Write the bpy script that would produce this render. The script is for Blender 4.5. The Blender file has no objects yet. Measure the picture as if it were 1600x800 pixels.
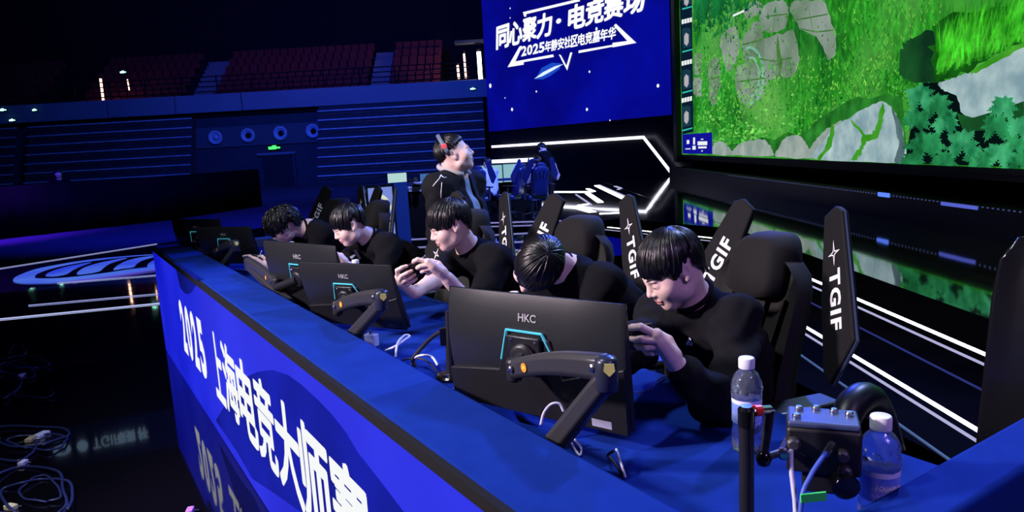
import bpy, bmesh, math, random
import numpy as np
from mathutils import Vector, Matrix
random.seed(7)
SC = bpy.context.scene
COL = SC.collection
# ------------------------------------------------------------------ camera, world, lights, exposure
F_PX, PITCH, ROLL, HC = 1100.0, math.radians(8.8), math.radians(3.2), 1.55
_fw = Vector((0, math.cos(PITCH), -math.sin(PITCH)))
_r0 = Vector((1, 0, 0)); _u0 = _r0.cross(_fw)
_R = math.cos(ROLL)*_r0 - math.sin(ROLL)*_u0
_U = math.sin(ROLL)*_r0 + math.cos(ROLL)*_u0
CAM = Vector((0, 0, HC))
cam_d = bpy.data.cameras.new('camera'); cam = bpy.data.objects.new('camera', cam_d); COL.objects.link(cam)
cam_d.sensor_width = 36; cam_d.lens = F_PX/1600*36; cam_d.clip_start = .02; cam_d.clip_end = 300
m = Matrix((( _R.x, _U.x, -_fw.x, CAM.x), (_R.y, _U.y, -_fw.y, CAM.y), (_R.z, _U.z, -_fw.z, CAM.z), (0, 0, 0, 1)))
cam.matrix_world = m
SC.camera = cam
cam_d.dof.use_dof = False

SC.view_settings.view_transform = 'Standard'; SC.view_settings.look = 'None'
SC.view_settings.exposure = 0; SC.view_settings.gamma = 1; SC.view_settings.use_curve_mapping = False
SC.cycles.use_denoising = True
SC.cycles.max_bounces = 8; SC.cycles.transparent_max_bounces = 12
SC.cycles.sample_clamp_indirect = 4
w = bpy.data.worlds.new('world'); SC.world = w; w.use_nodes = True
w.node_tree.nodes['Background'].inputs[0].default_value = (.02, .06, 1, 1)
w.node_tree.nodes['Background'].inputs[1].default_value = .004

def area(name, loc, target, size, power, color, spread=180, sy=None):
    l = bpy.data.lights.new(name, 'AREA'); l.energy = power; l.color = color; l.size = size
    if sy: l.shape = 'RECTANGLE'; l.size_y = sy
    l.spread = math.radians(spread)
    o = bpy.data.objects.new(name, l); COL.objects.link(o); o.location = loc
    o.rotation_euler = (Vector(target)-Vector(loc)).to_track_quat('-Z', 'Y').to_euler()
    return o
def spot(name, loc, target, power, color, angle, blend=.5, size=.15):
    l = bpy.data.lights.new(name, 'SPOT'); l.energy = power; l.color = color; l.spot_size = math.radians(angle)
    l.spot_blend = blend; l.shadow_soft_size = size
    o = bpy.data.objects.new(name, l); COL.objects.link(o); o.location = loc
    o.rotation_euler = (Vector(target)-Vector(loc)).to_track_quat('-Z', 'Y').to_euler()
    return o
# the rig: white-pink front wash on the players, white-blue top light from the stage side, blue wash for the hall
spot('front_wash', (-5.2, 1.0, 3.6), (-.2, 2.9, 1.05), 2400, (1, .82, .92), 50, .6, .25)
spot('overhead_white', (-2.6, 1.6, 6.0), (-.6, 3.2, .9), 800, (.85, .9, 1), 62, .7, .25)
spot('stage_top_light', (3.6, 5.2, 5.4), (.1, 2.3, .8), 1500, (.34, .46, 1), 62, .6, .22)
spot('blue_back_light', (2.8, 9.5, 5.0), (-.5, 3.5, 1.0), 2600, (.05, .1, 1), 60, .6, .3)
spot('violet_side_fill', (1.8, -.5, 3.0), (.4, 2.2, 1.0), 130, (.52, .34, 1), 70, .6, .3)  # violet cheek light, also an added fill for the near bottles
area('hall_blue_wash', (-8, 24, 13), (-10, 45, 3), 8, 2600, (.02, .08, 1), 140)
area('seat_warm_fill', (-12, 40, 15), (-13, 49, 8), 3, 26, (1, .12, .06), 120)  # added warm fill so the red seats show under the blue wash
spot('floor_violet_light', (-14, 13, 8), (-13.5, 17, 0), 26000, (.16, .02, 1), 40, .9, .3)
spot('floor_blue_light', (-6, 12, 9), (-8.5, 18, 0), 11000, (.02, .03, 1), 56, .9, .3)
spot('display_blue_fill', (1.5, 7.5, 4.5), (-1.1, 9.6, .8), 420, (.05, .15, 1), 24, .5, .2)  # added spot that brightens the blue side of the upright display
spot('far_stage_light', (-2, 9, 7), (-.6, 15, .8), 3500, (.22, .3, 1), 40, .6, .3)
spot('far_blue_light', (3, 13, 5), (-.6, 16, .8), 4500, (.06, .1, 1), 50, .6, .3)

# ------------------------------------------------------------------ frames and helpers
TH = math.radians(32.5)
DS = Vector((-math.sin(TH), math.cos(TH), 0))      # along the players' desk, away from the camera
DQ = Vector((math.cos(TH), math.sin(TH), 0))       # across the desk, from its front panel to the players
UP = Vector((0, 0, 1))
def SQ(s, q, z=0.0): return DS*s + DQ*q + UP*z
def ray(x, y): return _fw + _R*((x-800)/F_PX) + _U*((400-y)/F_PX)
def atz(x, y, z): d = ray(x, y); return CAM + d*((z-HC)/d.z)
def aty(x, y, Y): d = ray(x, y); return CAM + d*(Y/d.y)
def atx(x, y, X): d = ray(x, y); return CAM + d*(X/d.x)
def atq(x, y, q): d = ray(x, y); return CAM + d*(q/d.dot(DQ))

MATS = {}
def mat(name, col, rough=.5, metal=0., spec=.5, emit=None, es=0., noise=None, trans=0., ior=1.45, bump=None, coat=0., sheen=0., alpha=1., sample=True, sss=0.):
    if name in MATS: return MATS[name]
    M = bpy.data.materials.new(name); M.use_nodes = True
    nt = M.node_tree; b = nt.nodes['Principled BSDF']
    b.inputs['Base Color'].default_value = (*col, 1); b.inputs['Roughness'].default_value = rough
    b.inputs['Metallic'].default_value = metal; b.inputs['Specular IOR Level'].default_value = spec
    b.inputs['IOR'].default_value = ior; b.inputs['Transmission Weight'].default_value = trans
    b.inputs['Coat Weight'].default_value = coat; b.inputs['Sheen Weight'].default_value = sheen
    b.inputs['Alpha'].default_value = alpha
    if sss: b.inputs['Subsurface Weight'].default_value = sss; b.inputs['Subsurface Radius'].default_value = (.012, .005, .003)
    if emit: b.inputs['Emission Color'].default_value = (*emit, 1); b.inputs['Emission Strength'].default_value = es
    tc = nt.nodes.new('ShaderNodeTexCoord')
    if noise:      # (scale, second colour)
        n = nt.nodes.new('ShaderNodeTexNoise'); n.inputs['Scale'].default_value = noise[0]; n.inputs['Detail'].default_value = 5
        nt.links.new(tc.outputs['Object'], n.inputs['Vector'])
        r = nt.nodes.new('ShaderNodeValToRGB'); r.color_ramp.elements[0].position = .35; r.color_ramp.elements[1].position = .68
        r.color_ramp.elements[0].color = (*col, 1); r.color_ramp.elements[1].color = (*noise[1], 1)
        nt.links.new(n.outputs['Fac'], r.inputs['Fac']); nt.links.new(r.outputs[0], b.inputs['Base Color'])
        if emit: nt.links.new(r.outputs[0], b.inputs['Emission Color'])
    if bump:       # (scale, strength, distance)
        n2 = nt.nodes.new('ShaderNodeTexNoise'); n2.inputs['Scale'].default_value = bump[0]; n2.inputs['Detail'].default_value = 3
        nt.links.new(tc.outputs['Object'], n2.inputs['Vector'])
        bp = nt.nodes.new('ShaderNodeBump'); bp.inputs['Strength'].default_value = bump[1]; bp.inputs['Distance'].default_value = bump[2] if len(bump) > 2 else .01
        nt.links.new(n2.outputs['Fac'], bp.inputs['Height']); nt.links.new(bp.outputs[0], b.inputs['Normal'])
    if not sample: M.cycles.emission_sampling = 'NONE'
    MATS[name] = M
    return M
def emis(name, col, s=1., sample=False, noise=None): return mat(name, (0, 0, 0) if not noise else col, 1, 0, 0, col, s, noise=noise, sample=sample)

black = mat('black_plastic', (.012, .012, .014), .42, bump=(160, .12, .002))
black_gloss = mat('black_gloss', (.006, .006, .008), .16)
black_matte = mat('black_matte', (.008, .008, .01), .8, spec=.2)
dark_grey = mat('dark_grey_metal', (.045, .045, .05), .38, .2, bump=(220, .1, .001))
fabric_black = mat('black_fabric', (.011, .011, .013), .9, spec=.2, sheen=.25, bump=(420, .35, .002))
chair_pad = mat('chair_pad_black', (.0095, .009, .009), .8, spec=.2, sheen=.03, bump=(300, .3, .002))
white_paint = mat('white_print', (.9, .9, .92), .5)
steel = mat('bare_steel', (.62, .62, .66), .25, 1)
blue_cloth = mat('blue_cloth', (.003, .022, .20), .9, spec=.1, noise=(9, (.004, .027, .235)), bump=(500, .25, .002))
white_led = emis('white_led', (.92, .92, 1), 3.2, True)
white_led_soft = emis('white_led_soft', (.62, .62, 1), .7)
thin_led = emis('thin_light_line', (.42, .42, 1), .65)
dark_line = emis('dim_light_line', (.05, .06, .35), .5)

class MB:
    def __init__(s): s.v = []; s.f = []
    def add(s, vs, fs):
        n = len(s.v); s.v += [Vector(v) for v in vs]; s.f += [tuple(i+n for i in f) for f in fs]; return s
    def box(s, c, size, R=None):
        hx, hy, hz = size[0]/2, size[1]/2, size[2]/2; c = Vector(c)
        vs = [Vector((x, y, z)) for x in (-hx, hx) for y in (-hy, hy) for z in (-hz, hz)]
        if R is not None: vs = [R @ v for v in vs]
        return s.add([c+v for v in vs], [(0, 1, 3, 2), (4, 6, 7, 5), (0, 4, 5, 1), (2, 3, 7, 6), (0, 2, 6, 4), (1, 5, 7, 3)])
    def tube(s, pts, r, n=8, caps=True):
        pts = [Vector(p) for p in pts]; N = len(pts); rs = r if isinstance(r, (list, tuple)) else [r]*N
        t0 = (pts[1]-pts[0]).normalized(); a = t0.orthogonal().normalized(); vs = []
        for i, p in enumerate(pts):
            t = (pts[min(i+1, N-1)]-pts[max(i-1, 0)]).normalized()
            a = (a - t*a.dot(t)); a = a.normalized() if a.length > 1e-6 else t.orthogonal().normalized(); b = t.cross(a)
            for k in range(n):
                g = 2*math.pi*k/n; vs.append(p + (a*math.cos(g)+b*math.sin(g))*rs[i])
        fs = [(i*n+k, i*n+(k+1) % n, (i+1)*n+(k+1) % n, (i+1)*n+k) for i in range(N-1) for k in range(n)]
        if caps: fs += [tuple(reversed(range(n))), tuple(range((N-1)*n, N*n))]
        return s.add(vs, fs)
    def lathe(s, prof, n=24, c=(0, 0, 0), axis=None):
        c = Vector(c); ax = Vector(axis or (0, 0, 1)).normalized(); a = ax.orthogonal().normalized(); b = ax.cross(a); vs = []
        for r, z in prof:
            for k in range(n):
                g = 2*math.pi*k/n; vs.append(c + ax*z + (a*math.cos(g)+b*math.sin(g))*r)
        N = len(prof)
        fs = [(i*n+k, i*n+(k+1) % n, (i+1)*n+(k+1) % n, (i+1)*n+k) for i in range(N-1) for k in range(n)]
        fs += [tuple(reversed(range(n))), tuple(range((N-1)*n, N*n))]
        return s.add(vs, fs)
    def prism(s, poly, o, u, v, t):     # polygon in the (u, v) frame, thickness t along u x v
        o, u, v = Vector(o), Vector(u), Vector(v); w_ = u.cross(v).normalized()*t; n = len(poly)
        vs = [o+u*p[0]+v*p[1] for p in poly] + [o+u*p[0]+v*p[1]+w_ for p in poly]
        return s.add(vs, [tuple(reversed(range(n))), tuple(range(n, 2*n))] + [(i, (i+1) % n, n+(i+1) % n, n+i) for i in range(n)])
    def slab(s, pts, t):                # 3-D planar polygon pushed back by vector t
        n = len(pts); pts = [Vector(p) for p in pts]; t = Vector(t)
        return s.add(pts+[p+t for p in pts], [tuple(range(n)), tuple(reversed(range(n, 2*n)))] + [(i, n+i, n+(i+1) % n, (i+1) % n) for i in range(n)])
    def loft(s, rings, caps=True):
        n = len(rings[0]); vs = [p for r in rings for p in r]
        fs = [(i*n+k, i*n+(k+1) % n, (i+1)*n+(k+1) % n, (i+1)*n+k) for i in range(len(rings)-1) for k in range(n)]
        if caps: fs += [tuple(reversed(range(n))), tuple(range((len(rings)-1)*n, len(rings)*n))]
        return s.add(vs, fs)
    def build(s, name, m, parent=None, smooth=False, bevel=0, seg=2, subsurf=0, fix=True):
        me = bpy.data.meshes.new(name); me.from_pydata([v[:] for v in s.v], [], s.f); me.update()
        if fix:
            bm = bmesh.new(); bm.from_mesh(me); bmesh.ops.recalc_face_normals(bm, faces=bm.faces); bm.to_mesh(me); bm.free()
        me.materials.append(m)
        if smooth: me.polygons.foreach_set('use_smooth', [True]*len(me.polygons))
        o = bpy.data.objects.new(name, me); COL.objects.link(o)
        if parent: o.parent = parent; o.matrix_parent_inverse = parent.matrix_basis.inverted()
        if bevel:
            b = o.modifiers.new('bevel', 'BEVEL'); b.width = bevel; b.segments = seg; b.limit_method = 'ANGLE'; b.angle_limit = math.radians(35)
            if smooth is False:
                me.polygons.foreach_set('use_smooth', [True]*len(me.polygons))
                try: me.set_sharp_from_angle(angle=math.radians(30))
                except Exception: pass
        if subsurf:
            q = o.modifiers.new('subdivision', 'SUBSURF'); q.levels = subsurf; q.render_levels = subsurf
        return o
def tag(o, label=None, cat=None, group=None, kind=None):
    if label: o['label'] = label
    if cat: o['category'] = cat
    if group: o['group'] = group
    if kind: o['kind'] = kind
    return o
def empty(name, loc, rz=0, label=None, cat=None, group=None):
    o = bpy.data.objects.new(name, None); COL.objects.link(o); o.location = loc; o.rotation_euler = (0, 0, rz)
    o.empty_display_size = .1
    return tag(o, label, cat, group)
def kids(o): return [c for c in bpy.data.objects if c.parent == o]
def copy_tree(o, parent=None):
    c = o.copy(); COL.objects.link(c)
    if parent: c.parent = parent
    for ch in kids(o): copy_tree(ch, c)
    return c
def recenter(o, loc):      # move the origin of a mesh object (world-space mesh) to loc
    loc = Vector(loc); o.data.transform(Matrix.Translation(-loc)); o.location = loc
    return o
def structure(mb, name, m, **k): return tag(mb.build(name, m, **k), kind='structure')
def smooth_path(pts, n=8):
    pts = [Vector(p) for p in pts]; P = [pts[0]*2-pts[1]] + pts + [pts[-1]*2-pts[-2]]; out = []
    for i in range(1, len(P)-2):
        for k in range(n):
            t = k/n; a, b, c, d = P[i-1], P[i], P[i+1], P[i+2]
            out.append(.5*((2*b)+(c-a)*t+(2*a-5*b+4*c-d)*t*t+(3*b-a-3*c+d)*t**3))
    return out+[pts[-1]]
def text_mesh(body, size, m, name, parent, o, u, v, bold=0., extrude=.002, shear=0., width=None, height=None, align='LEFT', spacing=1.):
    """lettering laid on the plane at o, reading along u, upright along v; fitted to width/height when given"""
    cjk = any(ord(c) > 0x2e80 for c in body)
    cu = bpy.data.curves.new(name, 'FONT'); cu.body = body; cu.size = size; cu.offset = 0 if cjk else bold*size; cu.shear = shear
    cu.resolution_u = 3; cu.space_character = spacing
    t = bpy.data.objects.new(name, cu); COL.objects.link(t)
    dg = bpy.context.evaluated_depsgraph_get(); dg.update()
    me = bpy.data.meshes.new_from_object(t.evaluated_get(dg)); bpy.data.objects.remove(t); bpy.data.curves.remove(cu)
    co = np.zeros(len(me.vertices)*3); me.vertices.foreach_get('co', co); co = co.reshape(-1, 3)
    mn, mx = co.min(0), co.max(0); co -= mn; ext = mx-mn
    sx = width/ext[0] if width else 1; sy = height/ext[1] if height else (sx if width and not height else 1)
    if not width: sx = sy
    co[:, 0] *= sx; co[:, 1] *= sy
    if align == 'CENTER': co[:, 0] -= ext[0]*sx/2; co[:, 1] -= ext[1]*sy/2
    if cjk and bold:      # thicken the strokes: the glyph's outline laid down several times around its place
        fs = [tuple(p.vertices) for p in me.polygons]; n0 = len(co); bx_, by_ = bold*sx*1.0, bold*sy*.8; C_ = []; F_ = []
        k = 0
        for dx, dy in ((0, 0), (1, 0), (-1, 0), (0, 1), (0, -1), (.8, .8), (-.8, .8), (.8, -.8), (-.8, -.8)):
            C_.append(co+np.array([dx*bx_, dy*by_, 0])); F_ += [tuple(i+k*n0 for i in f) for f in fs]; k += 1
        co = np.concatenate(C_); bpy.data.meshes.remove(me); me = bpy.data.meshes.new(name); me.from_pydata(co.tolist(), [], F_); me.update()
    o, u, v = Vector(o), Vector(u).normalized(), Vector(v).normalized(); w_ = u.cross(v)
    X = np.array(o)+co[:, :1]*np.array(u)+co[:, 1:2]*np.array(v)+np.array(w_)*extrude
    me.vertices.foreach_set('co', X.ravel()); me.update(); me.name = name
    me.materials.clear(); me.materials.append(m)
    ob = bpy.data.objects.new(name, me); COL.objects.link(ob)
    if parent: ob.parent = parent; ob.matrix_parent_inverse = parent.matrix_basis.inverted()
    return ob
# ------------------------------------------------------------------ the hall
def glossy_floor():
    M = bpy.data.materials.new('glossy_black_floor'); M.use_nodes = True; nt = M.node_tree; b = nt.nodes['Principled BSDF']
    b.inputs['Base Color'].default_value = (.003, .003, .006, 1); b.inputs['Roughness'].default_value = .05; b.inputs['Specular IOR Level'].default_value = .6
    b.inputs['Coat Weight'].default_value = .6; b.inputs['Coat Roughness'].default_value = .02
    tc = nt.nodes.new('ShaderNodeTexCoord'); n = nt.nodes.new('ShaderNodeTexNoise'); n.inputs['Scale'].default_value = .55; n.inputs['Detail'].default_value = 1
    nt.links.new(tc.outputs['Object'], n.inputs['Vector']); bp = nt.nodes.new('ShaderNodeBump'); bp.inputs['Strength'].default_value = .12; bp.inputs['Distance'].default_value = .02
    nt.links.new(n.outputs['Fac'], bp.inputs['Height']); nt.links.new(bp.outputs[0], b.inputs['Normal']); nt.links.new(bp.outputs[0], b.inputs['Coat Normal'])
    return M
gloss = glossy_floor()
deck = mat('matte_black_deck', (.004, .004, .007), 1, spec=.0, bump=(30, .1, .003))
carpet = mat('dark_blue_floor', (.02, .02, .05), .85, spec=.1, noise=(.3, (.03, .03, .06)))
wall_paint = mat('hall_wall', (.05, .055, .075), .85, spec=.1, noise=(.4, (.04, .045, .06)))
wall_dark = mat('hall_dark_wall', (.012, .012, .018), .9, spec=.05)
fascia_paint = mat('fascia_paint', (.17, .2, .27), .7, spec=.15, noise=(.3, (.2, .23, .3)))
structure(MB().box((0, 20, -.1), (110, 80, .2)), 'floor', gloss)
# matte walkway deck beside the players, edged with LED strips
structure(MB().slab([(1.97, -1, .004), (3.73, -1, .004), (3.73, 11.6, .004), (2.2, 14.1, .004), (.6, 13.2, .004), (1.97, 10.9, .004)][::-1], (0, 0, -.01)), 'floor_walkway', deck)
structure(MB().slab([SQ(-3, 1.62, .003), Vector((2.0, -4, .003)), Vector((2.0, 9.5, .003)), Vector((.6, 9.5, .003)), SQ(6.5, 1.62, .003)][::-1], (0, 0, -.01)), 'floor_seating', deck)
structure(MB().slab([(3.73, -1, .004), (6.9, -1, .004), (6.9, 27.6, .004), (3.73, 27.6, .004)][::-1], (0, 0, -.01)), 'floor_stage', mat('mirror_black_stage', (.30, .31, .34), .05, .95, bump=(.5, .10, .02)))
# matte blue-lit floor beyond the emblem
a, b_ = atz(0, 420, 0), atz(242, 382, 0)
dv = (b_-a).normalized()
structure(MB().slab([a-dv*30+UP*.003, b_+dv*14+UP*.003, b_+dv*14+Vector((-22, 26, .003)), a-dv*30+Vector((-22, 26, .003))], (0, 0, -.01)), 'floor_carpet', carpet)
YB = 45.
structure(MB().box((-15, YB+.15, 2.3), (70, .3, 4.7)), 'wall_back', wall_paint)
structure(MB().box((-15, YB+8, 9), (70, .3, 18)), 'wall_upper', wall_dark)
structure(MB().box((-15, YB+4, 4.6), (70, 8.4, .3)), 'floor_balcony', wall_dark)
structure(MB().box((0, 20, 18), (110, 80, .3)), 'ceiling', wall_dark)
structure(MB().box((-52, 20, 9), (.3, 80, 18)), 'wall_left', wall_dark)
structure(MB().box((16, 20, 9), (.3, 80, 18)), 'wall_right', wall_dark)
structure(MB().box((0, -8, 9), (110, .3, 18)), 'wall_front', wall_dark)
# fascia panels of the balcony with joints
xs = [-46, aty(196, 0, YB).x-2.6, aty(300, 0, YB).x, aty(400, 0, YB).x, -1, 12]
xs = [-46, -24.4, -20.2, -16.1, -.6, 14]
for i in range(len(xs)-1):
    structure(MB().box(((xs[i]+xs[i+1])/2, YB-.35, 5.22), (xs[i+1]-xs[i]-.07, .5, 1.08)), 'trim_%d' % (i+1), fascia_paint, bevel=.02)
# balcony railing
rail = MB()
for z in (5.95, 6.25, 6.55, 6.85): rail.tube([(-46, YB-.3, z), (-2, YB-.3, z)], .035, 6)
rl = rail.build('balcony_railing', black_matte)
tag(rl, 'dark metal railing running along the top of the blue balcony front', 'railing')
for k in range(19):
    MB().tube([(-44+k*2.2, YB-.3, 5.7), (-44+k*2.2, YB-.3, 6.9)], .045, 6).build('post', black_matte, rl)
# lower retractable bleachers: stepped rows with pale nosings
nosing = mat('bleacher_nosing', (.5, .52, .66), .5, noise=(3, (.3, .32, .42)))
riser = mat('bleacher_riser', (.03, .03, .045), .8)
seatred = mat('dark_red_seat', (.16, .012, .014), .8)
fold_m = mat('folded_seat', (.012, .012, .016), .7, noise=(1.4, (.16, .08, .06)))
def bleacher(x0, x1, n, label):
    e = empty('retractable_bleacher', ((x0+x1)/2, YB-.6, 0), 0, label, 'bleacher', None)
    for k in range(n):
        z = .45+k*.56; y = YB-2.1+k*.2
        st = MB().box(((x0+x1)/2, y+.25, z-.28), (x1-x0, .5, .54)).build('step', riser, e)
        MB().box(((x0+x1)/2, y-.03, z), (x1-x0, .1, .075)).build('nosing', nosing, st)
        MB().box(((x0+x1)/2, y-.02, z-.22), (x1-x0-.6, .05, .06)).build('folded_seat_row', fold_m, st)
    return e
bleacher(aty(515, 0, YB).x-1.2, -1.25, 9, 'closed bleacher of stacked blue-lit steps left of the hanging text screen')
bleacher(-29.3, -19.2, 8, 'closed dim bleacher of stacked steps left of the four round vents')
bleacher(-45, -30.0, 8, 'dark closed bleacher at the far left end of the hall')
# upper seating blocks, dark red rows
def seat_block(x0, x1, label):
    e = empty('seating_block', ((x0+x1)/2, YB+3, 4.8), 0, label, 'seating')
    for k in range(6):
        y = YB+1.2+k*.85; z = 5.3+k*.62
        st = MB().box(((x0+x1)/2, y, z-.5), (x1-x0, .85, 1.0)).build('tier', wall_dark, e)
        s = MB(); x = x0+.3
        while x < x1-.2:
            s.box((x, y-.1, z+.22), (.46, .42, .07)); s.box((x, y+.14, z+.5), (.46, .07, .5)); x += .55
        tag(s.build('seat_row', seatred, st), kind='stuff')
    return e
seat_block(-18.6, -8.7, 'wide block of dark red seats above the balcony railing')
seat_block(-7.3, -4.0, 'narrow block of dark red seats left of the lit doorway')
seat_block(-27.2, -20.3, 'block of dark red seats above the two green exit lights')
seat_block(-45, -30, 'block of dark red seats at the far upper left')
# stairs between the blocks
for (x0, x1, lb) in ((-8.6, -7.4, 'pale stair between the two dark red seating blocks'), (-20.2, -18.7, 'stair climbing left of the widest red seating block')):
    e = MB()
    for k in range(12): e.box(((x0+x1)/2, YB+.9+k*.42, 4.9+k*.31), (x1-x0, .42, .31+.02))
    tag(e.build('stair', mat('stair_concrete', (.16, .17, .2), .9)), lb, 'stair')
# round air nozzles on the back wall
vent_m = mat('vent_paint', (.42, .46, .58), .5)
structure(MB().box((-15.3, YB-.05, 3.15), (8.6, .1, 1.25)), 'trim_9', mat('vent_band', (.07, .08, .11), .8))
for k, lb in enumerate(('leftmost of the four round wall air nozzles, its cone pale', 'second round wall air nozzle from the left, dark throat', 'third round wall air nozzle from the left, above the exit sign', 'rightmost of the four round wall air nozzles, beside the bleacher')):
    p = aty(337+50.7*k, 215-3.4*k, YB-.12)
    e = MB().lathe([(.44, 0), (.44, .1), (.36, .16), (.30, .06), (.2, .02)], 28, p, (0, -1, 0)).build('air_nozzle', vent_m, smooth=True)
    tag(recenter(e, p), lb, 'air vent', 'round air nozzles on the back wall')
    MB().lathe([(.19, 0), (.15, .14), (.02, .17)], 20, p+Vector((.03, 0, 0)), (0, -1, 0)).build('core', vent_m if k == 0 else black_matte, e, smooth=True)
# doors in the back wall
p0, p1 = aty(410, 245, YB-.03), aty(463, 322, YB-.03)
dr = structure(MB().box(((p0.x+p1.x)/2, YB-.06, 0.95), (p1.x-p0.x, .1, 1.9)), 'door_1', mat('dark_door', (.012, .012, .02), .6))
MB().box(((p0.x+p1.x)/2, YB-.1, 1.95), (p1.x-p0.x+.6, .16, .14)).build('door_frame', fascia_paint, dr)
MB().box((p1.x+.2, YB-.1, 0.95), (.12, .16, 1.9)).build('door_frame', wall_paint, dr)
MB().box((p0.x+1.9, YB-.14, .6), (.1, .06, .25)).build('door_handle', steel, dr)
# green exit signs
green = emis('exit_green', (.05, 1, .12), 2.2)
green_p = emis('exit_pale_green', (.35, 1, .75), 3)
def exit_sign(x, y, Y, wd, h, label, m=green):
    p = aty(x, y, Y)
    e = MB().box(p, (wd, .08, h)).build('exit_sign', black_matte); recenter(e, p); tag(e, label, 'exit sign')
    mb = MB(); mb.box(p+Vector((-.15*wd, -.06, 0)), (wd*.6, .03, h*.5)); mb.box(p+Vector((.3*wd, -.06, 0)), (wd*.3, .03, h*.28)); mb.box(p+Vector((0, -.06, h*.3)), (wd*.3, .03, h*.3))
    mb.build('lit_symbol', m, e)
    if Y > YB: MB().tube([p+Vector((0, .05, h*.5)), Vector((p.x, p.y+.05, 4.76))], .03, 6).build('post', black_matte, e)
    return e
exit_sign(429, 231, YB-.045, .8, .34, 'green exit sign above the dark door in the back wall')
exit_sign(193, 113, YB+.3, .4, .2, 'small green exit sign high behind the balcony railing', green_p)
exit_sign(5, 172, YB-.64, .5, .2, 'green exit light at the left edge of the picture', green_p)
exit_sign(20, 188, YB-.64, .4, .18, 'green exit light below the one at the left edge', green_p)
exit_sign(55, 172, YB-.64, .3, .18, 'small green exit light right of the left edge pair', green_p)
exit_sign(739, 139, YB-.64, .36, .16, 'small pale exit light beside the bright tube lamp', green_p)
# upright tube lamps, and lit door gaps made as glowing tubes, behind the railing
warm = emis('warm_tube', (1, .55, .38), 4); white_tube = emis('white_tube', (1, .95, .8), 7)
for (xa, ya, xb, yb, r, mm, lb) in ((157, 123, 162, 162, .07, warm, 'warm orange upright lamp seen through the left railing'),
        (199, 124, 202, 141, .035, warm, 'faint thin orange lamp right of the warm upright lamp'),
        (748, 81, 752, 138, .13, white_tube, 'bright white upright tube lamp left of the text screen'),
        (725, 84, 728, 122, .06, warm, 'thin orange lit door edge left of the bright tube lamp'),
        (715, 102, 717, 123, .07, warm, 'short orange lit gap furthest left of the bright doorway')):
    A, B = aty(xa, ya, YB+.1), aty(xb, yb, YB+.1)
    e = recenter(MB().tube([A, B], r, 10).build('tube_lamp', mm), A); tag(e, lb, 'lamp')
    MB().tube([A, A+Vector((0, 0, .15))], r*1.2, 10).build('end_cap', black_matte, e)
    MB().tube([B, Vector((B.x, B.y, 4.76))], r*.6, 10).build('stem', black_matte, e)
pl = bpy.data.lights.new('tube_lamp_glow', 'POINT'); pl.energy = 130; pl.color = (1, .85, .7); plo = bpy.data.objects.new('tube_lamp_glow', pl); COL.objects.link(plo); plo.location = aty(748, 95, YB-.3)
structure(MB().box(aty(733, 66, YB+.5), (1.8, .8, .18)), 'trim_10', wall_paint)
# black drape barrier on the left
A, B, Cc = Vector((-17.5, 11.5, 0)), Vector((-9.8, 20.3, 0)), atz(412, 322, 0)
dp = MB(); pts = []
for (P, Q, n) in ((A, B, 40), (B, Cc, 40)):
    for k in range(n):
        p = P.lerp(Q, k/n); t = (Q-P).normalized(); nn = Vector((-t.y, t.x, 0)); pts.append(p+nn*(.05*math.sin(k*2.1)))
vs = [p for p in pts]+[p+UP*1.28 for p in pts]; n = len(pts)
dp.add(vs, [(i, i+1, n+i+1, n+i) for i in range(n-1)])
dpo = dp.build('drape_barrier', mat('black_drape', (.004, .004, .005), 1, spec=0), smooth=True); tag(dpo, 'long black fabric barrier between the blue floor and the bleachers', 'barrier')
so = dpo.modifiers.new('thickness', 'SOLIDIFY'); so.thickness = .03

# ------------------------------------------------------------------ hanging text screen and the black stage wall under it
def screen_wall(): pass
Q1 = 22.0
sc1 = MB(); o1 = SQ(36.3, Q1, 2.5); U1 = -DS
sc1.slab([SQ(36.3, Q1, 2.52), SQ(21.8, Q1, 2.52), SQ(21.8, Q1, 12.), SQ(36.3, Q1, 12.)], DQ*.3)
blue_led = bpy.data.materials.new('deep_blue_led'); blue_led.use_nodes = True
nt = blue_led.node_tree; b = nt.nodes['Principled BSDF']; b.inputs['Base Color'].default_value = (0, 0, 0, 1); b.inputs['Specular IOR Level'].default_value = .1
tc = nt.nodes.new('ShaderNodeTexCoord'); n1 = nt.nodes.new('ShaderNodeTexNoise'); n1.inputs['Scale'].default_value = .22; n1.inputs['Detail'].default_value = 3
nt.links.new(tc.outputs['Object'], n1.inputs['Vector']); cr = nt.nodes.new('ShaderNodeValToRGB')
cr.color_ramp.elements[0].position = .3; cr.color_ramp.elements[0].color = (.001, .001, .13, 1); cr.color_ramp.elements[1].position = .72; cr.color_ramp.elements[1].color = (.002, .004, .36, 1)
nt.links.new(n1.outputs['Fac'], cr.inputs['Fac']); nt.links.new(cr.outputs[0], b.inputs['Emission Color']); b.inputs['Emission Strength'].default_value = 1.0
s1 = sc1.build('led_text_screen', blue_led); recenter(s1, SQ(29, Q1, 2.5)); tag(s1, 'large deep blue LED screen with white slanted Chinese lettering', 'LED screen')
FR = mat('screen_frame', (.006, .006, .01), .6)
fr = MB()
fr.slab([SQ(36.6, Q1+.32, 2.3), SQ(21.4, Q1+.32, 2.3), SQ(21.4, Q1+.32, 12.2), SQ(36.6, Q1+.32, 12.2)], DQ*.4).build('back_frame', FR, s1)
wt = emis('white_led_print', (.95, .96, 1), 1.05)
UU = -DS; VV = UP
def s1pt(s, z, off=.03): return SQ(s, Q1-off, z)
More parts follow.
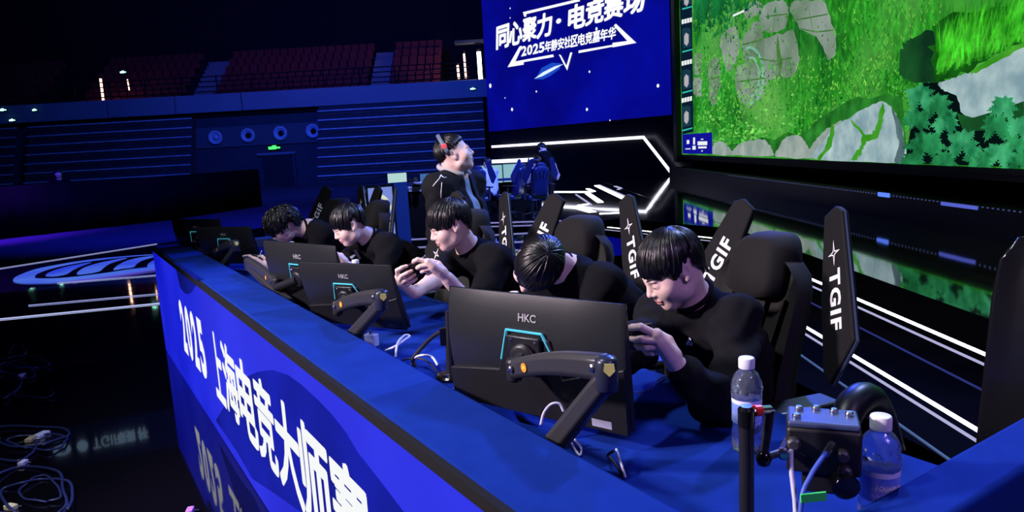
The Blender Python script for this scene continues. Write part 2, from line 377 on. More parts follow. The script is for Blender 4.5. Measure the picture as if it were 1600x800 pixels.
def row(chars, s0, z0, s1_, z1, h0, h1, bold, parent, shear=.2):
    """characters in a rising row between two ends, each fitted to its cell"""
    n = len(chars)
    for i, ch in enumerate(chars):
        t0, t1 = i/n, (i+.93)/n
        sa, sb = s0+(s1_-s0)*t0, s0+(s1_-s0)*t1; za = z0+(z1-z0)*(t0+t1)/2; h = h0+(h1-h0)*t0
        if ch == '·':
            text_mesh('●', 1, wt, 'lettering', parent, s1pt(sa-.3*(sa-sb), za+h*.4), UU, VV, 0, .0, width=abs(sb-sa)*.34, height=h*.22); continue
        text_mesh(ch, 1, wt, 'lettering', parent, s1pt(sa, za), UU, VV+UU*.14, bold, 0, width=abs(sb-sa), height=h)
# the lettering rides on a plate whose lines converge like the photo's
row('同心聚力·电竞赛场', 34.9, 7.05, 22.9, 6.98, 1.18, 1.0, .042, s1)
row('2025年静安社区电竞嘉年华', 32.45, 6.33, 24.8, 6.1, .52, .52, .034, s1)
def s1poly(pp, name, m=wt): # flat graphic strokes traced on the screen's own plane
    P = [atq(x, y, Q1-.03) for x, y in pp]
    MB().slab(P, DQ*.01).build(name, m, s1)
s1poly([(793, 105), (812, 72), (816, 72), (805, 96), (864, 85), (865, 89), (818, 97), (818, 101)], 'frame_stroke')
s1poly([(904, 79), (957, 70), (957, 67), (980, 64), (964, 46), (959, 40), (962, 37), (994, 67), (957, 74), (957, 73), (904, 83)], 'frame_stroke')
s1poly([(873, 85), (876, 86), (885, 103), (891, 82), (894, 82), (886, 110)], 'frame_stroke')
s1poly([(817, 19), (905, -2), (906, 2), (822, 22), (822, 26), (819, 26)], 'frame_stroke')
s1poly([(835, 123), (848, 113), (866, 104), (880, 100), (862, 111), (847, 119)], 'comet', emis('comet_white', (.7, .85, 1), 1.1))
s1poly([(836, 124), (846, 106), (862, 98), (876, 99), (874, 108), (860, 118), (848, 124)], 'comet_glow', emis('comet_blue', (.02, .12, .95), .6))
kids_glow = [o for o in kids(s1) if o.name.startswith('comet_glow')]
for o in kids_glow: o.data.transform(Matrix.Translation(DQ*.012))
for (x, y, r) in ((797, 13, .05), (921, 112, .06), (1028, 134, .08), (838, 143, .06), (800, 171, .1), (917, 171, .08), (789, 153, .04), (953, 188, .04), (766, 134, .13), (932, 45, .08), (797, 28, .04)):
    p = atq(x, y, Q1-.02); MB().lathe([(r, 0), (r*.6, .01)], 8, p, -DQ).build('star', wt, s1)
# stage wall below with its LED outline
structure(MB().slab([SQ(36.6, Q1+.25, 0), SQ(20.6, Q1+.25, 0), SQ(20.6, Q1+.25, 2.5), SQ(36.6, Q1+.25, 2.5)], DQ*.3), 'wall_stage', mat('stage_wall_black', (.004, .004, .007), .3, spec=.3))
def led_line(pts, wd, name, m=white_led, nrm=-DQ, t=.03):
    mb = MB()
    for P, Q in zip(pts[:-1], pts[1:]):
        d_ = (Q-P).normalized(); sd = d_.cross(nrm).normalized()*wd/2
        mb.slab([P+sd-d_*wd*.2, Q+sd+d_*wd*.2, Q-sd+d_*wd*.2, P-sd-d_*wd*.2], -nrm*t)
    return tag(mb.build(name, m), kind='structure')
q_ = Q1-.12
led_line([SQ(35.9, q_, 1.62), atq(1005, 214.5, q_), atq(1050, 272, q_)], .13, 'trim_11', emis('wall_led', (.8, .8, 1), 2.4))
led_line([atq(769, 252.5, q_), atq(833, 249.5, q_)], .2, 'trim_12', emis('wall_led_b', (.8, .8, 1), 2.4))
# ------------------------------------------------------------------ floor light strips
tn = [20]
def floor_line(pts, wd, m=white_led):
    tn[0] += 1
    P = [Vector((p[0], p[1], .012)) for p in pts]
    return led_line(P, wd, 'trim_%d' % tn[0], m, UP, .008)
def fz(*pp): return [atz(x, y, 0) for x, y in pp]
ap = math.tan(TH)
floor_line([(3.12, -.5), (3.12, 10.55), (1.78, 12.75)], .04)
floor_line([(2.98, -.5), (2.98, 10.3), (1.66, 12.45)], .024, white_led_soft)
floor_line([(3.12, 10.55), (3.56, 11.5)], .036)
floor_line([(2.30, -.5), (2.30, 8.8)], .029)
floor_line([(2.215, -.5), (2.215, 8.8)], .018, white_led_soft)
floor_line([(2.68, -.5), (2.68, 9.4)], .014, dark_line)
floor_line([(1.97, -.5), (1.97, 9.0)], .014, mat('deck_edge', (.1, .12, .2), .3, .5, emit=(.1, .16, .35), es=.35, sample=False))
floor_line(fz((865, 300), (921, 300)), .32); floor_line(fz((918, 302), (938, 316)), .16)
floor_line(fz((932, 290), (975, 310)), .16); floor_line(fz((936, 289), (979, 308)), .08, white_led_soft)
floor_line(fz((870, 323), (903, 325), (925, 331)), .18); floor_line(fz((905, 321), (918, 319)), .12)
floor_line(fz((938, 334), (980, 332)), .09); floor_line(fz((900, 304), (924, 320)), .05, white_led_soft)  # first one: mirror image of the wall LED, made as a strip
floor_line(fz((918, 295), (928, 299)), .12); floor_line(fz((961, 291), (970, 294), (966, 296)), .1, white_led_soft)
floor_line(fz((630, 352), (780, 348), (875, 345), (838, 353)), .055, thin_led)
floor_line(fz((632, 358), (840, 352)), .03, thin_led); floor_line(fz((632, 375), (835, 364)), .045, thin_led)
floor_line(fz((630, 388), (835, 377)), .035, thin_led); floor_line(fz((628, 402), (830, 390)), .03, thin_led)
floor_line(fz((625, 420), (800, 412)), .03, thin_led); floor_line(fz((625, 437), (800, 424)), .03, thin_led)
# left floor: thin border lines and the round emblem
pale = emis('pale_line', (.45, .5, 1), .75)
floor_line(fz((-60, 429.5), (245, 381.5)), .016, pale)
floor_line(fz((90, 443), (252, 430)), .013, pale); floor_line(fz((45, 478), (258, 459)), .010, pale); floor_line(fz((-40, 503.5), (262, 473.5)), .022, emis('pale_line_b', (.55, .6, 1), 1.0))
def emblem():
    bl = emis('emblem_blue', (.03, .06, .85), .8, noise=(.5, (.10, .22, .9)))
    c0 = fz((150, 420))[0]
    def flat(pp, z, name, m, parent=None, sm=4):
        pts = [atz(x/5.333, 380+y/5.333, z) for x, y in pp]
        if sm: N = len(pts); pts = [q for i in range(N) for q in [.5*((2*pts[i])+(pts[(i+1) % N]-pts[i-1])*t+(2*pts[i-1]-5*pts[i]+4*pts[(i+1) % N]-pts[(i+2) % N])*t*t+(3*pts[i]-pts[i-1]-3*pts[(i+1) % N]+pts[(i+2) % N])*t**3) for t in (0, .25, .5, .75)]]
        return MB().add(pts, [tuple(range(len(pts)))]).build(name, m, parent, fix=False)
    e = flat([(108, 305), (150, 270), (300, 215), (500, 175), (700, 143), (900, 120), (1100, 103), (1300, 92), (1600, 84), (1850, 95), (1900, 120), (1750, 160), (1500, 195), (1310, 215), (900, 278), (500, 322), (320, 330), (200, 331), (130, 322)], .010, 'floor_emblem', bl)
    recenter(e, c0); tag(e, 'round glowing blue emblem with S-shaped swooshes lit into the black floor', 'emblem')
    flat([(290, 283), (320, 252), (450, 207), (700, 158), (1080, 114), (1300, 100), (1600, 94), (1800, 104), (1780, 130), (1600, 160), (1310, 192), (1100, 214), (900, 244), (700, 270), (520, 288), (380, 293), (310, 292)], .012, 'dark_ring', gloss, e)
    for pp in ([(380, 268), (420, 238), (560, 194), (760, 158), (690, 186), (610, 222), (556, 256), (470, 274), (400, 276)],
               [(640, 258), (690, 208), (800, 170), (960, 136), (1060, 124), (930, 164), (872, 198), (830, 232), (740, 252)],
               [(945, 222), (990, 178), (1080, 138), (1200, 114), (1300, 108), (1190, 142), (1140, 172), (1110, 200), (1020, 212)],
               [(1230, 198), (1250, 158), (1340, 126), (1500, 112), (1600, 112), (1500, 140), (1430, 160), (1390, 180), (1310, 190)]):
        flat(pp, .014, 'swoosh', bl, e)
    flat([(430, 330), (700, 300), (1000, 262), (1310, 214), (1320, 220), (1000, 270), (700, 309)], .013, 'rim_line', emis('emblem_violet', (.16, .08, .75), .7), e, 0)
emblem()
# ------------------------------------------------------------------ the game screen along the right side
X2 = 6.83
def grass_picture():
    M = bpy.data.materials.new('game_grass_picture'); M.use_nodes = True; nt = M.node_tree; b = nt.nodes['Principled BSDF']
    b.inputs['Base Color'].default_value = (0, 0, 0, 1); b.inputs['Specular IOR Level'].default_value = .1
    tc = nt.nodes.new('ShaderNodeTexCoord')
    def noise(sc, det, stretch=(1, 1, 1)):
        mp = nt.nodes.new('ShaderNodeMapping'); mp.inputs['Scale'].default_value = stretch
        n = nt.nodes.new('ShaderNodeTexNoise'); n.inputs['Scale'].default_value = sc; n.inputs['Detail'].default_value = det
        nt.links.new(tc.outputs['Object'], mp.inputs['Vector']); nt.links.new(mp.outputs[0], n.inputs['Vector']); return n.outputs['Fac']
    def ramp(f, stops):
        r = nt.nodes.new('ShaderNodeValToRGB'); e = r.color_ramp.elements
        while len(e) < len(stops): e.new(.5)
        for i, (p, c) in enumerate(stops): e[i].position = p; e[i].color = (*c, 1)
        nt.links.new(f, r.inputs['Fac']); return r.outputs[0]
    def mix(f, c1, c2, mode='MIX', fv=None):
        x = nt.nodes.new('ShaderNodeMixRGB'); x.blend_type = mode
        if fv is not None: x.inputs[0].default_value = fv
        else: nt.links.new(f, x.inputs[0])
        nt.links.new(c1, x.inputs[1]); nt.links.new(c2, x.inputs[2]); return x.outputs[0]
    base = ramp(noise(.55, 4), [(.3, (.006, .11, .010)), (.5, (.020, .26, .014)), (.7, (.035, .36, .03))])
    fine = ramp(noise(5, 8, (1, 1.4, .8)), [(.3, (.30, .36, .35)), (.5, (.95, .95, .9)), (.72, (2.0, 1.9, 1.7))])
    c = mix(None, base, fine, 'MULTIPLY', .85)
    yel = ramp(noise(.3, 3), [(.35, (.03, .33, .03)), (.65, (.14, .40, .08))])
    c = mix(ramp(noise(.42, 2), [(.46, (0, 0, 0)), (.62, (.7, .7, .7))]), c, yel)
    nt.links.new(c, b.inputs['Emission Color']); b.inputs['Emission Strength'].default_value = 1.0
    return M
sc2 = MB().slab([(X2, 27.62, .89), (X2, 4.0, .89), (X2, 4.0, 9.4), (X2, 27.62, 9.4)][::-1], (.02, 0, 0)).build('led_game_screen', grass_picture())
recenter(sc2, (X2, 16, .89)); tag(sc2, 'huge LED screen on the right showing a green game meadow with pale rocks', 'LED screen')
MB().box((X2+.25, 15.6, 5.2), (.4, 24.4, 9.0)).build('back_frame', FR, sc2)
MB().box((X2+.05, 27.9, 5.2), (.5, .5, 9.2)).build('side_frame', FR, sc2)
MB().box((X2+.03, 15.6, .84), (.12, 24.4, .09)).build('bottom_frame', FR, sc2)
def px2(x, y, X):     # a picture point on the screen, kept inside its edges
    p = atx(x, y, X); p.z = max(p.z, .893); p.y = min(max(p.y, 4.05), 27.6); return p
lay = [0]
def wob(px, amp, seed=0, n=5):
    r_ = random.Random(seed+int(px[0][0]*7)); out = []
    N = len(px)
    for i in range(N):
        a, b, c, d = [Vector((*px[(i+k) % N], 0)) for k in (-1, 0, 1, 2)]
        for k in range(n):
            t = k/n; l_ = b.lerp(c, t); q = .5*((2*b)+(c-a)*t+(2*a-5*b+4*c-d)*t*t+(3*b-a-3*c+d)*t**3)
            q = l_.lerp(q, .6); out.append((q.x+r_.gauss(0, amp), q.y+r_.gauss(0, amp)))
    return out
def pic(px, name, m, close=True, amp=0., seed=0):
    if amp: px = wob(px, amp, seed)
    lay[0] += 1
    d_ = .012+lay[0]*.0006
    P = [px2(x, y, X2-d_) for x, y in px]
    return MB().add(P, [tuple(range(len(P)))]).build(name, m, sc2, fix=False)
st_l = emis('picture_pale_stone', (.20, .32, .36), 1, noise=(2.2, (.46, .60, .60)))
st_g = emis('picture_grey_stone', (.22, .30, .26), 1, noise=(2.0, (.38, .44, .40)))
path_m = emis('picture_path_slab', (.12, .20, .12), 1, noise=(.9, (.28, .34, .30)))
moss = emis('picture_moss', (.03, .26, .01), 1, noise=(2, (.07, .36, .03)))
dkg = emis('picture_dark_green', (.004, .03, .012), 1, noise=(1.2, (.01, .09, .02)))
teal = emis('picture_teal_leaf', (.006, .10, .03), 1, noise=(3.5, (.03, .33, .11)))
teal2 = emis('picture_teal_leaf_b', (.010, .17, .06), 1, noise=(3.5, (.06, .43, .18)))
blade = emis('picture_grass_blade', (.02, .24, .01), 1, noise=(3, (.07, .50, .03)))
blade2 = emis('picture_grass_blade_dark', (.006, .12, .006), 1, noise=(3, (.03, .32, .01)))
navy = emis('picture_navy', (.003, .012, .03), 1); lblue = emis('picture_blue_tag', (.006, .006, .30), 1)
pw = emis('picture_white', (.85, .9, .9), 1.0); tealbar = emis('picture_teal_bar', (.03, .55, .4), 1)
dk2 = emis('picture_black', (.001, .006, .006), 1)
for P in ([(1232, 12), (1262, 2), (1285, 0), (1303, 45), (1305, 85), (1292, 92), (1280, 60), (1250, 45)], [(1193, 62), (1222, 52), (1240, 48), (1250, 95), (1238, 118), (1198, 124), (1187, 92)],
          [(1160, 62), (1180, 34), (1192, 40), (1188, 84), (1166, 98)], [(1196, 6), (1222, 0), (1232, 16), (1226, 44), (1200, 52), (1186, 30)], [(1240, 0), (1262, 0), (1258, 3), (1236, 10)],
          [(1108, 98), (1122, 90), (1126, 126), (1120, 158), (1112, 164), (1106, 130)], [(1086, 88), (1096, 84), (1094, 112), (1085, 116)], [(1128, 56), (1150, 40), (1154, 84), (1138, 112), (1126, 84)],
          [(1150, 108), (1180, 96), (1196, 128), (1192, 150), (1170, 168), (1152, 150)], [(1082, 124), (1095, 122), (1096, 150), (1084, 148)], [(1162, 8), (1184, 0), (1190, 18), (1166, 30)]):
    pic(P, 'path_slab', path_m, amp=1.2)
pale_ring = emis('picture_pale_ring', (.14, .38, .26), 1, noise=(3, (.26, .50, .40)))
for (cx, cy, ra, rb, w_) in ((1172, 118, 22, 46, 3.2), (1174, 120, 13, 32, 2.4)):
    A = [(cx+ra*math.cos(g), cy+rb*math.sin(g)) for g in np.linspace(-1.9, 1.7, 26)]; B = [(cx+(ra-w_)*math.cos(g), cy+(rb-w_*1.5)*math.sin(g)) for g in np.linspace(1.7, -1.9, 26)]
    pic(A+B, 'pale_ring', pale_ring)
crack = emis('picture_crack', (.04, .12, .03), 1, noise=(4, (.08, .24, .05)))
lay[0] = 22
for P in ([(1187, 92), (1210, 96), (1238, 90)], [(1215, 54), (1213, 76), (1222, 96), (1218, 121)], [(1238, 32), (1262, 28), (1294, 22)], [(1262, 2), (1266, 30), (1272, 56)], [(1250, 45), (1276, 50), (1303, 47)], [(1160, 70), (1190, 62)], [(1196, 26), (1230, 22)], [(1210, 28), (1208, 50)], [(1108, 124), (1124, 120)], [(1152, 128), (1195, 122)]):
    pic([(x-.2, y-1.1) for x, y in P]+[(x+.2, y+1.1) for x, y in reversed(P)], 'slab_crack', crack)
random.seed(3)
# small clover flecks
mb = MB()
for k in range(900):
    x = random.uniform(1100, 1420); y = 240-abs(random.gauss(0, 42))-max(0, (x-1330))*.5*random.random()
    if y < 70: continue
    r = random.uniform(.8, 2.6); g = random.uniform(0, 6)
    mb.add([px2(x+r*math.cos(g+i*1.57)*(1+.5*(i % 2)), y+r*math.sin(g+i*1.57), X2-.028) for i in range(4)], [(0, 1, 2, 3)])
tag(mb.build('clover_leaves', emis('picture_clover', (.01, .26, .02), 1, noise=(3, (.22, .62, .12))), sc2, fix=False), kind='stuff')
for nm_, dd_, c0_, c1_, cnt_ in (('meadow_strokes', .0245, (.004, .09, .008), (.02, .22, .015), 1500), ('meadow_strokes', .0255, (.04, .36, .03), (.22, .56, .08), 1700)):
    mb = MB()
    for k in range(cnt_):
        x = random.uniform(1085, 1470); y = random.uniform(-2, 205)
        if 1185 < x < 1300 and y < 100 and random.random() < .85: continue
        if random.random() < .5: y = random.uniform(90, 215)
        L = random.uniform(3, 9)*(.6+.5*(x-1060)/400); lean = random.uniform(-.5, .6); wd = random.uniform(.5, 1.4)
        mb.add([px2(x-wd, y, X2-dd_), px2(x+wd, y, X2-dd_), px2(x+lean*L, y-L, X2-dd_)], [(0, 1, 2)])
    tag(mb.build(nm_, emis('picture_strokes_%d' % cnt_, c0_, 1, noise=(1.6, c1_)), sc2, fix=False), kind='stuff')
mb = MB()
for k in range(420):
    x = 1085+abs(random.gauss(0, 42)); y = abs(random.gauss(0, 26))-3; L = random.uniform(6, 14); wd = random.uniform(1, 2.6)
    mb.add([px2(x-wd, y, X2-.0265), px2(x+wd, y, X2-.0265), px2(x+random.uniform(-4, 4), y-L, X2-.0265)], [(0, 1, 2)])
tag(mb.build('meadow_strokes', emis('picture_strokes_dark', (.004, .08, .02), 1, noise=(1.2, (.01, .20, .05))), sc2, fix=False), kind='stuff')
lay[0] = 40
pic([(1262, 204), (1274, 190), (1290, 178), (1306, 170), (1322, 158), (1340, 152), (1362, 154), (1380, 148), (1410, 150), (1418, 252), (1320, 248.5), (1120, 241), (1114, 238), (1124, 228), (1150, 224), (1170, 226), (1190, 214), (1210, 218), (1232, 206), (1246, 212)], 'ground_shade', emis('picture_ground', (.01, .10, .012), 1, noise=(2.5, (.03, .26, .03))))
pic([(1422, 205), (1440, 130), (1600, 120), (1600, 262), (1414, 255)], 'undergrowth', dk2)
for P, mm in (([(1113, 241), (1116, 224), (1128, 220), (1141, 232), (1144, 242)], st_g), ([(1144, 243), (1150, 230), (1160, 222), (1176, 219), (1194, 218), (1203, 228), (1208, 244)], st_g),
              ([(1212, 245), (1222, 222), (1238, 211), (1252, 213), (1262, 228), (1264, 247)], st_g),
              ([(1256, 247), (1268, 228), (1284, 208), (1306, 192), (1316, 190), (1300, 225), (1290, 248)], st_g),
              ([(1272, 248), (1290, 216), (1310, 194), (1336, 178), (1362, 164), (1378, 158), (1394, 168), (1408, 196), (1414, 228), (1411, 254)], st_l)):
    pic(P, 'rock', mm, amp=.7)
pic([(1392, 167), (1408, 196), (1414, 228), (1411, 254), (1397, 252.6), (1404, 226), (1399, 196)], 'rock_side_shade', emis('picture_rock_side_shade', (.05, .10, .12), 1, noise=(2, (.10, .17, .18))), amp=.5)  # shaded right side of the pictured rock, drawn in a darker colour
pic([(1330, 248), (1338, 236), (1346, 226), (1344, 208), (1330, 190), (1326, 184), (1340, 196), (1353, 210), (1364, 208), (1372, 190), (1376, 166), (1382, 164), (1378, 196), (1370, 216), (1352, 222), (1346, 238), (1338, 250)], 'moss_vein', moss, amp=1.0)
pic([(1278, 248), (1292, 222), (1300, 196), (1304, 196), (1300, 222), (1284, 249)], 'moss_vein', moss, amp=1.0)
pic([(1466, 130), (1480, 124), (1500, 118), (1520, 110), (1540, 98), (1570, 82), (1612, 60), (1612, 160), (1560, 172), (1530, 184), (1504, 180), (1494, 150), (1472, 140)], 'rock', st_l, amp=1.0)
pic([(1516, 112), (1560, 86), (1600, 62), (1600, 72), (1556, 96), (1524, 114)], 'moss_vein', moss, amp=1.0)
pic([(1494, 176), (1520, 184), (1560, 172), (1600, 158), (1600, 190), (1540, 204), (1505, 205)], 'rock_shade', dkg)
pic([(1410, 66), (1426, 58), (1452, 46), (1466, 60), (1468, 118), (1450, 130), (1424, 126), (1406, 108)], 'dark_bush', dkg, amp=2.5)
pic([(1462, 124), (1458, 70), (1470, 30), (1600, 10), (1600, 62), (1540, 96), (1500, 116)], 'grass_tuft_base', emis('picture_tuft_shade', (.004, .06, .004), 1, noise=(3, (.01, .14, .01))), amp=3.5)
lay[0] = 70
for nm, mm, cnt, dd in (('grass_blades', blade2, 260, .062), ('grass_blades', blade, 170, .066)):
    mb = MB()
    for k in range(cnt):
        t = random.random(); bx = 1464+t*136; by = 122-t*52-random.random()*42
        L = random.uniform(38, 78); lean = random.uniform(-.12, .42); bend = random.uniform(-8, 14); wd = random.uniform(1.1, 2.3)
        pts = []
        for i in range(5):
            u_ = i/4; pts.append((bx+lean*L*u_+bend*u_*u_, by-L*u_, wd*(1-u_)))
        Lp = [px2(x-w_, y, X2-dd) for x, y, w_ in pts]; Rp = [px2(x+w_, y, X2-dd) for x, y, w_ in pts]
        mb.add(Lp+Rp, [(i, 5+i, 6+i, i+1) for i in range(4)])
    tag(mb.build(nm, mm, sc2, fix=False), kind='stuff')
def fern(cx, cy, R_, n=11, mm=teal):
    mb = MB()
    for q in range(n):
        g = -math.pi/2+(q-(n-1)/2)*(5.4/n)+random.uniform(-.15, .15); L = R_*random.uniform(.75, 1.1)
        A = []; Bq = []; N = 14
        for i in range(N+1):
            u_ = i/N; wv = L*.30*math.sin(math.pi*min(1, u_*1.02)**.8)*(1.0 if i % 2 else .45)
            x = cx+math.cos(g)*L*u_; y = cy+math.sin(g)*L*u_+u_*u_*L*.22
            A.append(px2(x-math.sin(g)*wv, y+math.cos(g)*wv, X2-.072-q*.0008)); Bq.append(px2(x+math.sin(g)*wv, y-math.cos(g)*wv, X2-.072-q*.0008))
        mb.add(A+Bq, [(i, i+1, N+2+i, N+1+i) for i in range(N)])
    return mb.build('fern', mm, sc2, fix=False)
for (cx, cy, R_, mm) in ((1436, 150, 28, teal2), (1462, 166, 30, teal), (1430, 186, 24, teal), (1478, 190, 26, teal2), (1446, 226, 34, teal), (1504, 226, 34, teal2), (1528, 248, 28, teal), (1474, 252, 26, teal),
                         (1568, 166, 26, teal2), (1556, 196, 26, teal), (1592, 200, 28, teal2), (1560, 240, 28, teal2), (1592, 252, 26, teal), (1424, 252, 22, teal), (1586, 226, 22, teal)): fern(cx, cy, R_, 12, mm)
lay[0] = 125
pic([(1062, 0), (1081, 0), (1083.5, 206), (1066, 210)], 'score_column', navy)
for (yt, yp, yb) in ((None, -20, 12), (28, 42, 79), (93, 107, 143), (151, 164, 202)):
    if yt:
        for q in range(4): pic([(1065+q*4.2, yt+3-q), (1068.4+q*4.2, yt+2-q), (1068.6+q*4.2, yt+9-q), (1065.2+q*4.2, yt+10-q)], 'name_mark', pw)
    pic([(1066, yp+3), (1074, yp+1), (1079, yp+3), (1080, yb-6), (1067, yb-3)], 'portrait_tile', emis('picture_tile', (.008, .04, .07), 1))
    pic([(1069, yp+14), (1072, yp+9), (1076, yp+12), (1076, yp+24), (1073, yp+30), (1069, yp+26)], 'portrait', emis('picture_portrait', (.45, .42, .45), 1))
    pic([(1066, yb+1), (1082, yb-3), (1082, yb-1), (1066, yb+3.4)], 'bar', tealbar)
pic([(1066, 210), (1112.5, 207), (1113, 240.5), (1066.6, 240)], 'corner_tag', lblue)
for (x0, y0, x1, y1) in ((1073, 219, 1077, 225), (1071, 232, 1079, 233.5), (1083, 215, 1086, 226), (1082, 228, 1087, 234), (1090, 221, 1105, 227), (1091, 229, 1104, 232), (1095, 217, 1099, 218.5), (1096, 235, 1098, 237)):
    pic([(x0, y0), (x1, y0-.3), (x1, y1-.3), (x0, y1)], 'corner_mark', pw)
pic([(1145, 23), (1167, 13.5), (1167, 16.5), (1145, 26.5)], 'health_bar', pw); pic([(1163, 15), (1168, 12.6), (1168, 16.2), (1163, 18.4)], 'health_bar_end', navy)
# black plinth under the game screen with a row of tiny lights
structure(MB().box((X2-.12, 15.6, .21), (.7, 24.4, .42)), 'trim_13', mat('plinth_black', (.004, .004, .006), .35, spec=.3))
mb = MB()
for k in range(150): mb.box((X2-.475, 5.5+k*.1, .40), (.012, .03, .016))
structure(mb, 'trim_14', emis('plinth_dots', (.10, .13, .35), .5))
structure(MB().box((X2-.48, 8.6+3.3, .40), (.02, .35, .07)), 'trim_15', emis('plinth_blue', (.1, .22, 1), 1.2)); structure(MB().box((X2-.48, 9.9, .38), (.02, .8, .05)), 'trim_16', emis('plinth_blue_b', (.15, .2, 1), .6))

# ------------------------------------------------------------------ the players' desk with its LED front
ZT, ZD, S0, S1_ = .90, .79, .65, 6.48
desk = empty('competition_desk', SQ(3.5, 1.2), 0, 'long blue cloth-covered desk with a lit lettered front facing the hall', 'desk')
def sqbox(s0, s1, q0, q1, z0, z1):
    P = [SQ(s0, q0, z1), SQ(s0, q1, z1), SQ(s1, q1, z1), SQ(s1, q0, z1)]
    return MB().slab(P, UP*(z0-z1))
sqbox(S0, S1_+.02, .857, 1.59, ZD-.045, ZD).build('desk_top', blue_cloth, desk, bevel=.008)
sqbox(.54, S1_+.03, .622, .857, ZD-.3, ZT).build('front_ledge', blue_cloth, desk, bevel=.012)
sqbox(.54, S0, .857, 2.7, .02, ZT).build('end_ledge', blue_cloth, desk, bevel=.012)
sqbox(S1_, S1_+.10, .857, 1.62, .02, ZT-.03).build('end_ledge', mat('lit_end_panel', (.16, .22, .50), .5), desk, bevel=.012)  # light on the far inner face put into a paler blue
sqbox(.53, S1_+.03, .64, .80, .01, ZD-.3).build('front_frame', black_matte, desk)
sqbox(.52, S1_+.035, .606, .624, ZT-.035, ZT-.004).build('edge_strip', black_matte, desk)
for s_ in (1.2, 2.6, 4.0, 5.4): sqbox(s_, s_+.05, 1.5, 1.55, 0, ZD-.04).build('leg', black_matte, desk)
def led_front():
    M = bpy.data.materials.new('blue_led_front'); M.use_nodes = True; nt = M.node_tree; b = nt.nodes['Principled BSDF']
    b.inputs['Base Color'].default_value = (.002, .003, .02, 1); b.inputs['Roughness'].default_value = .6; b.inputs['Specular IOR Level'].default_value = .2
    tc = nt.nodes.new('ShaderNodeTexCoord'); n = nt.nodes.new('ShaderNodeTexNoise'); n.inputs['Scale'].default_value = .8; n.inputs['Detail'].default_value = 2
    nt.links.new(tc.outputs['Object'], n.inputs['Vector']); r = nt.nodes.new('ShaderNodeValToRGB')
    r.color_ramp.elements[0].position = .35; r.color_ramp.elements[0].color = (.004, .008, .62, 1); r.color_ramp.elements[1].position = .7; r.color_ramp.elements[1].color = (.02, .03, .9, 1)
    nt.links.new(n.outputs['Fac'], r.inputs['Fac']); 
    vo = nt.nodes.new('ShaderNodeTexVoronoi'); vo.inputs['Scale'].default_value = 190; vo.inputs['Randomness'].default_value = 0
    nt.links.new(tc.outputs['Object'], vo.inputs['Vector'])
    r2 = nt.nodes.new('ShaderNodeValToRGB'); r2.color_ramp.elements[0].color = (1.15, 1.15, 1.15, 1); r2.color_ramp.elements[1].color = (.6, .6, .6, 1); r2.color_ramp.elements[1].position = .7
    nt.links.new(vo.outputs['Distance'], r2.inputs['Fac'])
    x = nt.nodes.new('ShaderNodeMixRGB'); x.blend_type = 'MULTIPLY'; x.inputs[0].default_value = .6
    nt.links.new(r.outputs[0], x.inputs[1]); nt.links.new(r2.outputs[0], x.inputs[2])
    nt.links.new(x.outputs[0], b.inputs['Emission Color']); b.inputs['Emission Strength'].default_value = 1.0
    return M
QP = .611
lf = MB().slab([SQ(S1_+.03, QP, .01), SQ(.53, QP, .01), SQ(.53, QP, ZT-.036), SQ(S1_+.03, QP, ZT-.036)], DQ*.03).build('led_front', led_front(), desk)
arc_m = emis('led_front_dark_arc', (.003, .005, .10), 1.0, noise=(2, (.004, .007, .17)))  # darker blue arcs of the panel's own graphics
def onp(pp, off): return [atq(x, y, QP-off) for x, y in pp]
MB().add(onp([(337, 657), (352, 632), (379, 592), (402, 581), (425, 578), (450, 586), (471, 601), (496, 624), (518, 647), (540, 675), (559, 707), (585, 740), (612, 775), (640, 812), (520, 840), (470, 800), (430, 772), (394, 748), (370, 705)], .0012), [tuple(range(19))]).build('dark_arc', arc_m, lf, fix=False)
MB().add(onp([(272, 408), (290, 420), (310, 434), (306, 446), (300, 456), (295, 460), (288, 458), (281, 448)], .0012), [tuple(range(8))]).build('dark_arc', arc_m, lf, fix=False)
wl = emis('led_front_white', (.93, .95, .95), 1.0)
for ch, sa, sb in (('2', 5.26, 5.08), ('0', 5.03, 4.84), ('2', 4.79, 4.61), ('5', 4.55, 4.36), ('上', 4.10, 3.84), ('海', 3.81, 3.49), ('电', 3.46, 3.13), ('竞', 3.11, 2.80), ('大', 2.77, 2.45), ('师', 2.43, 2.12), ('赛', 2.09, 1.77)):
    dig = ch in '0125'
    text_mesh(ch, 1, wl, 'lettering', lf, SQ(sa, QP-.002, .275), -DS, UP, .045 if dig else .032, 0, width=sa-sb, height=.375)

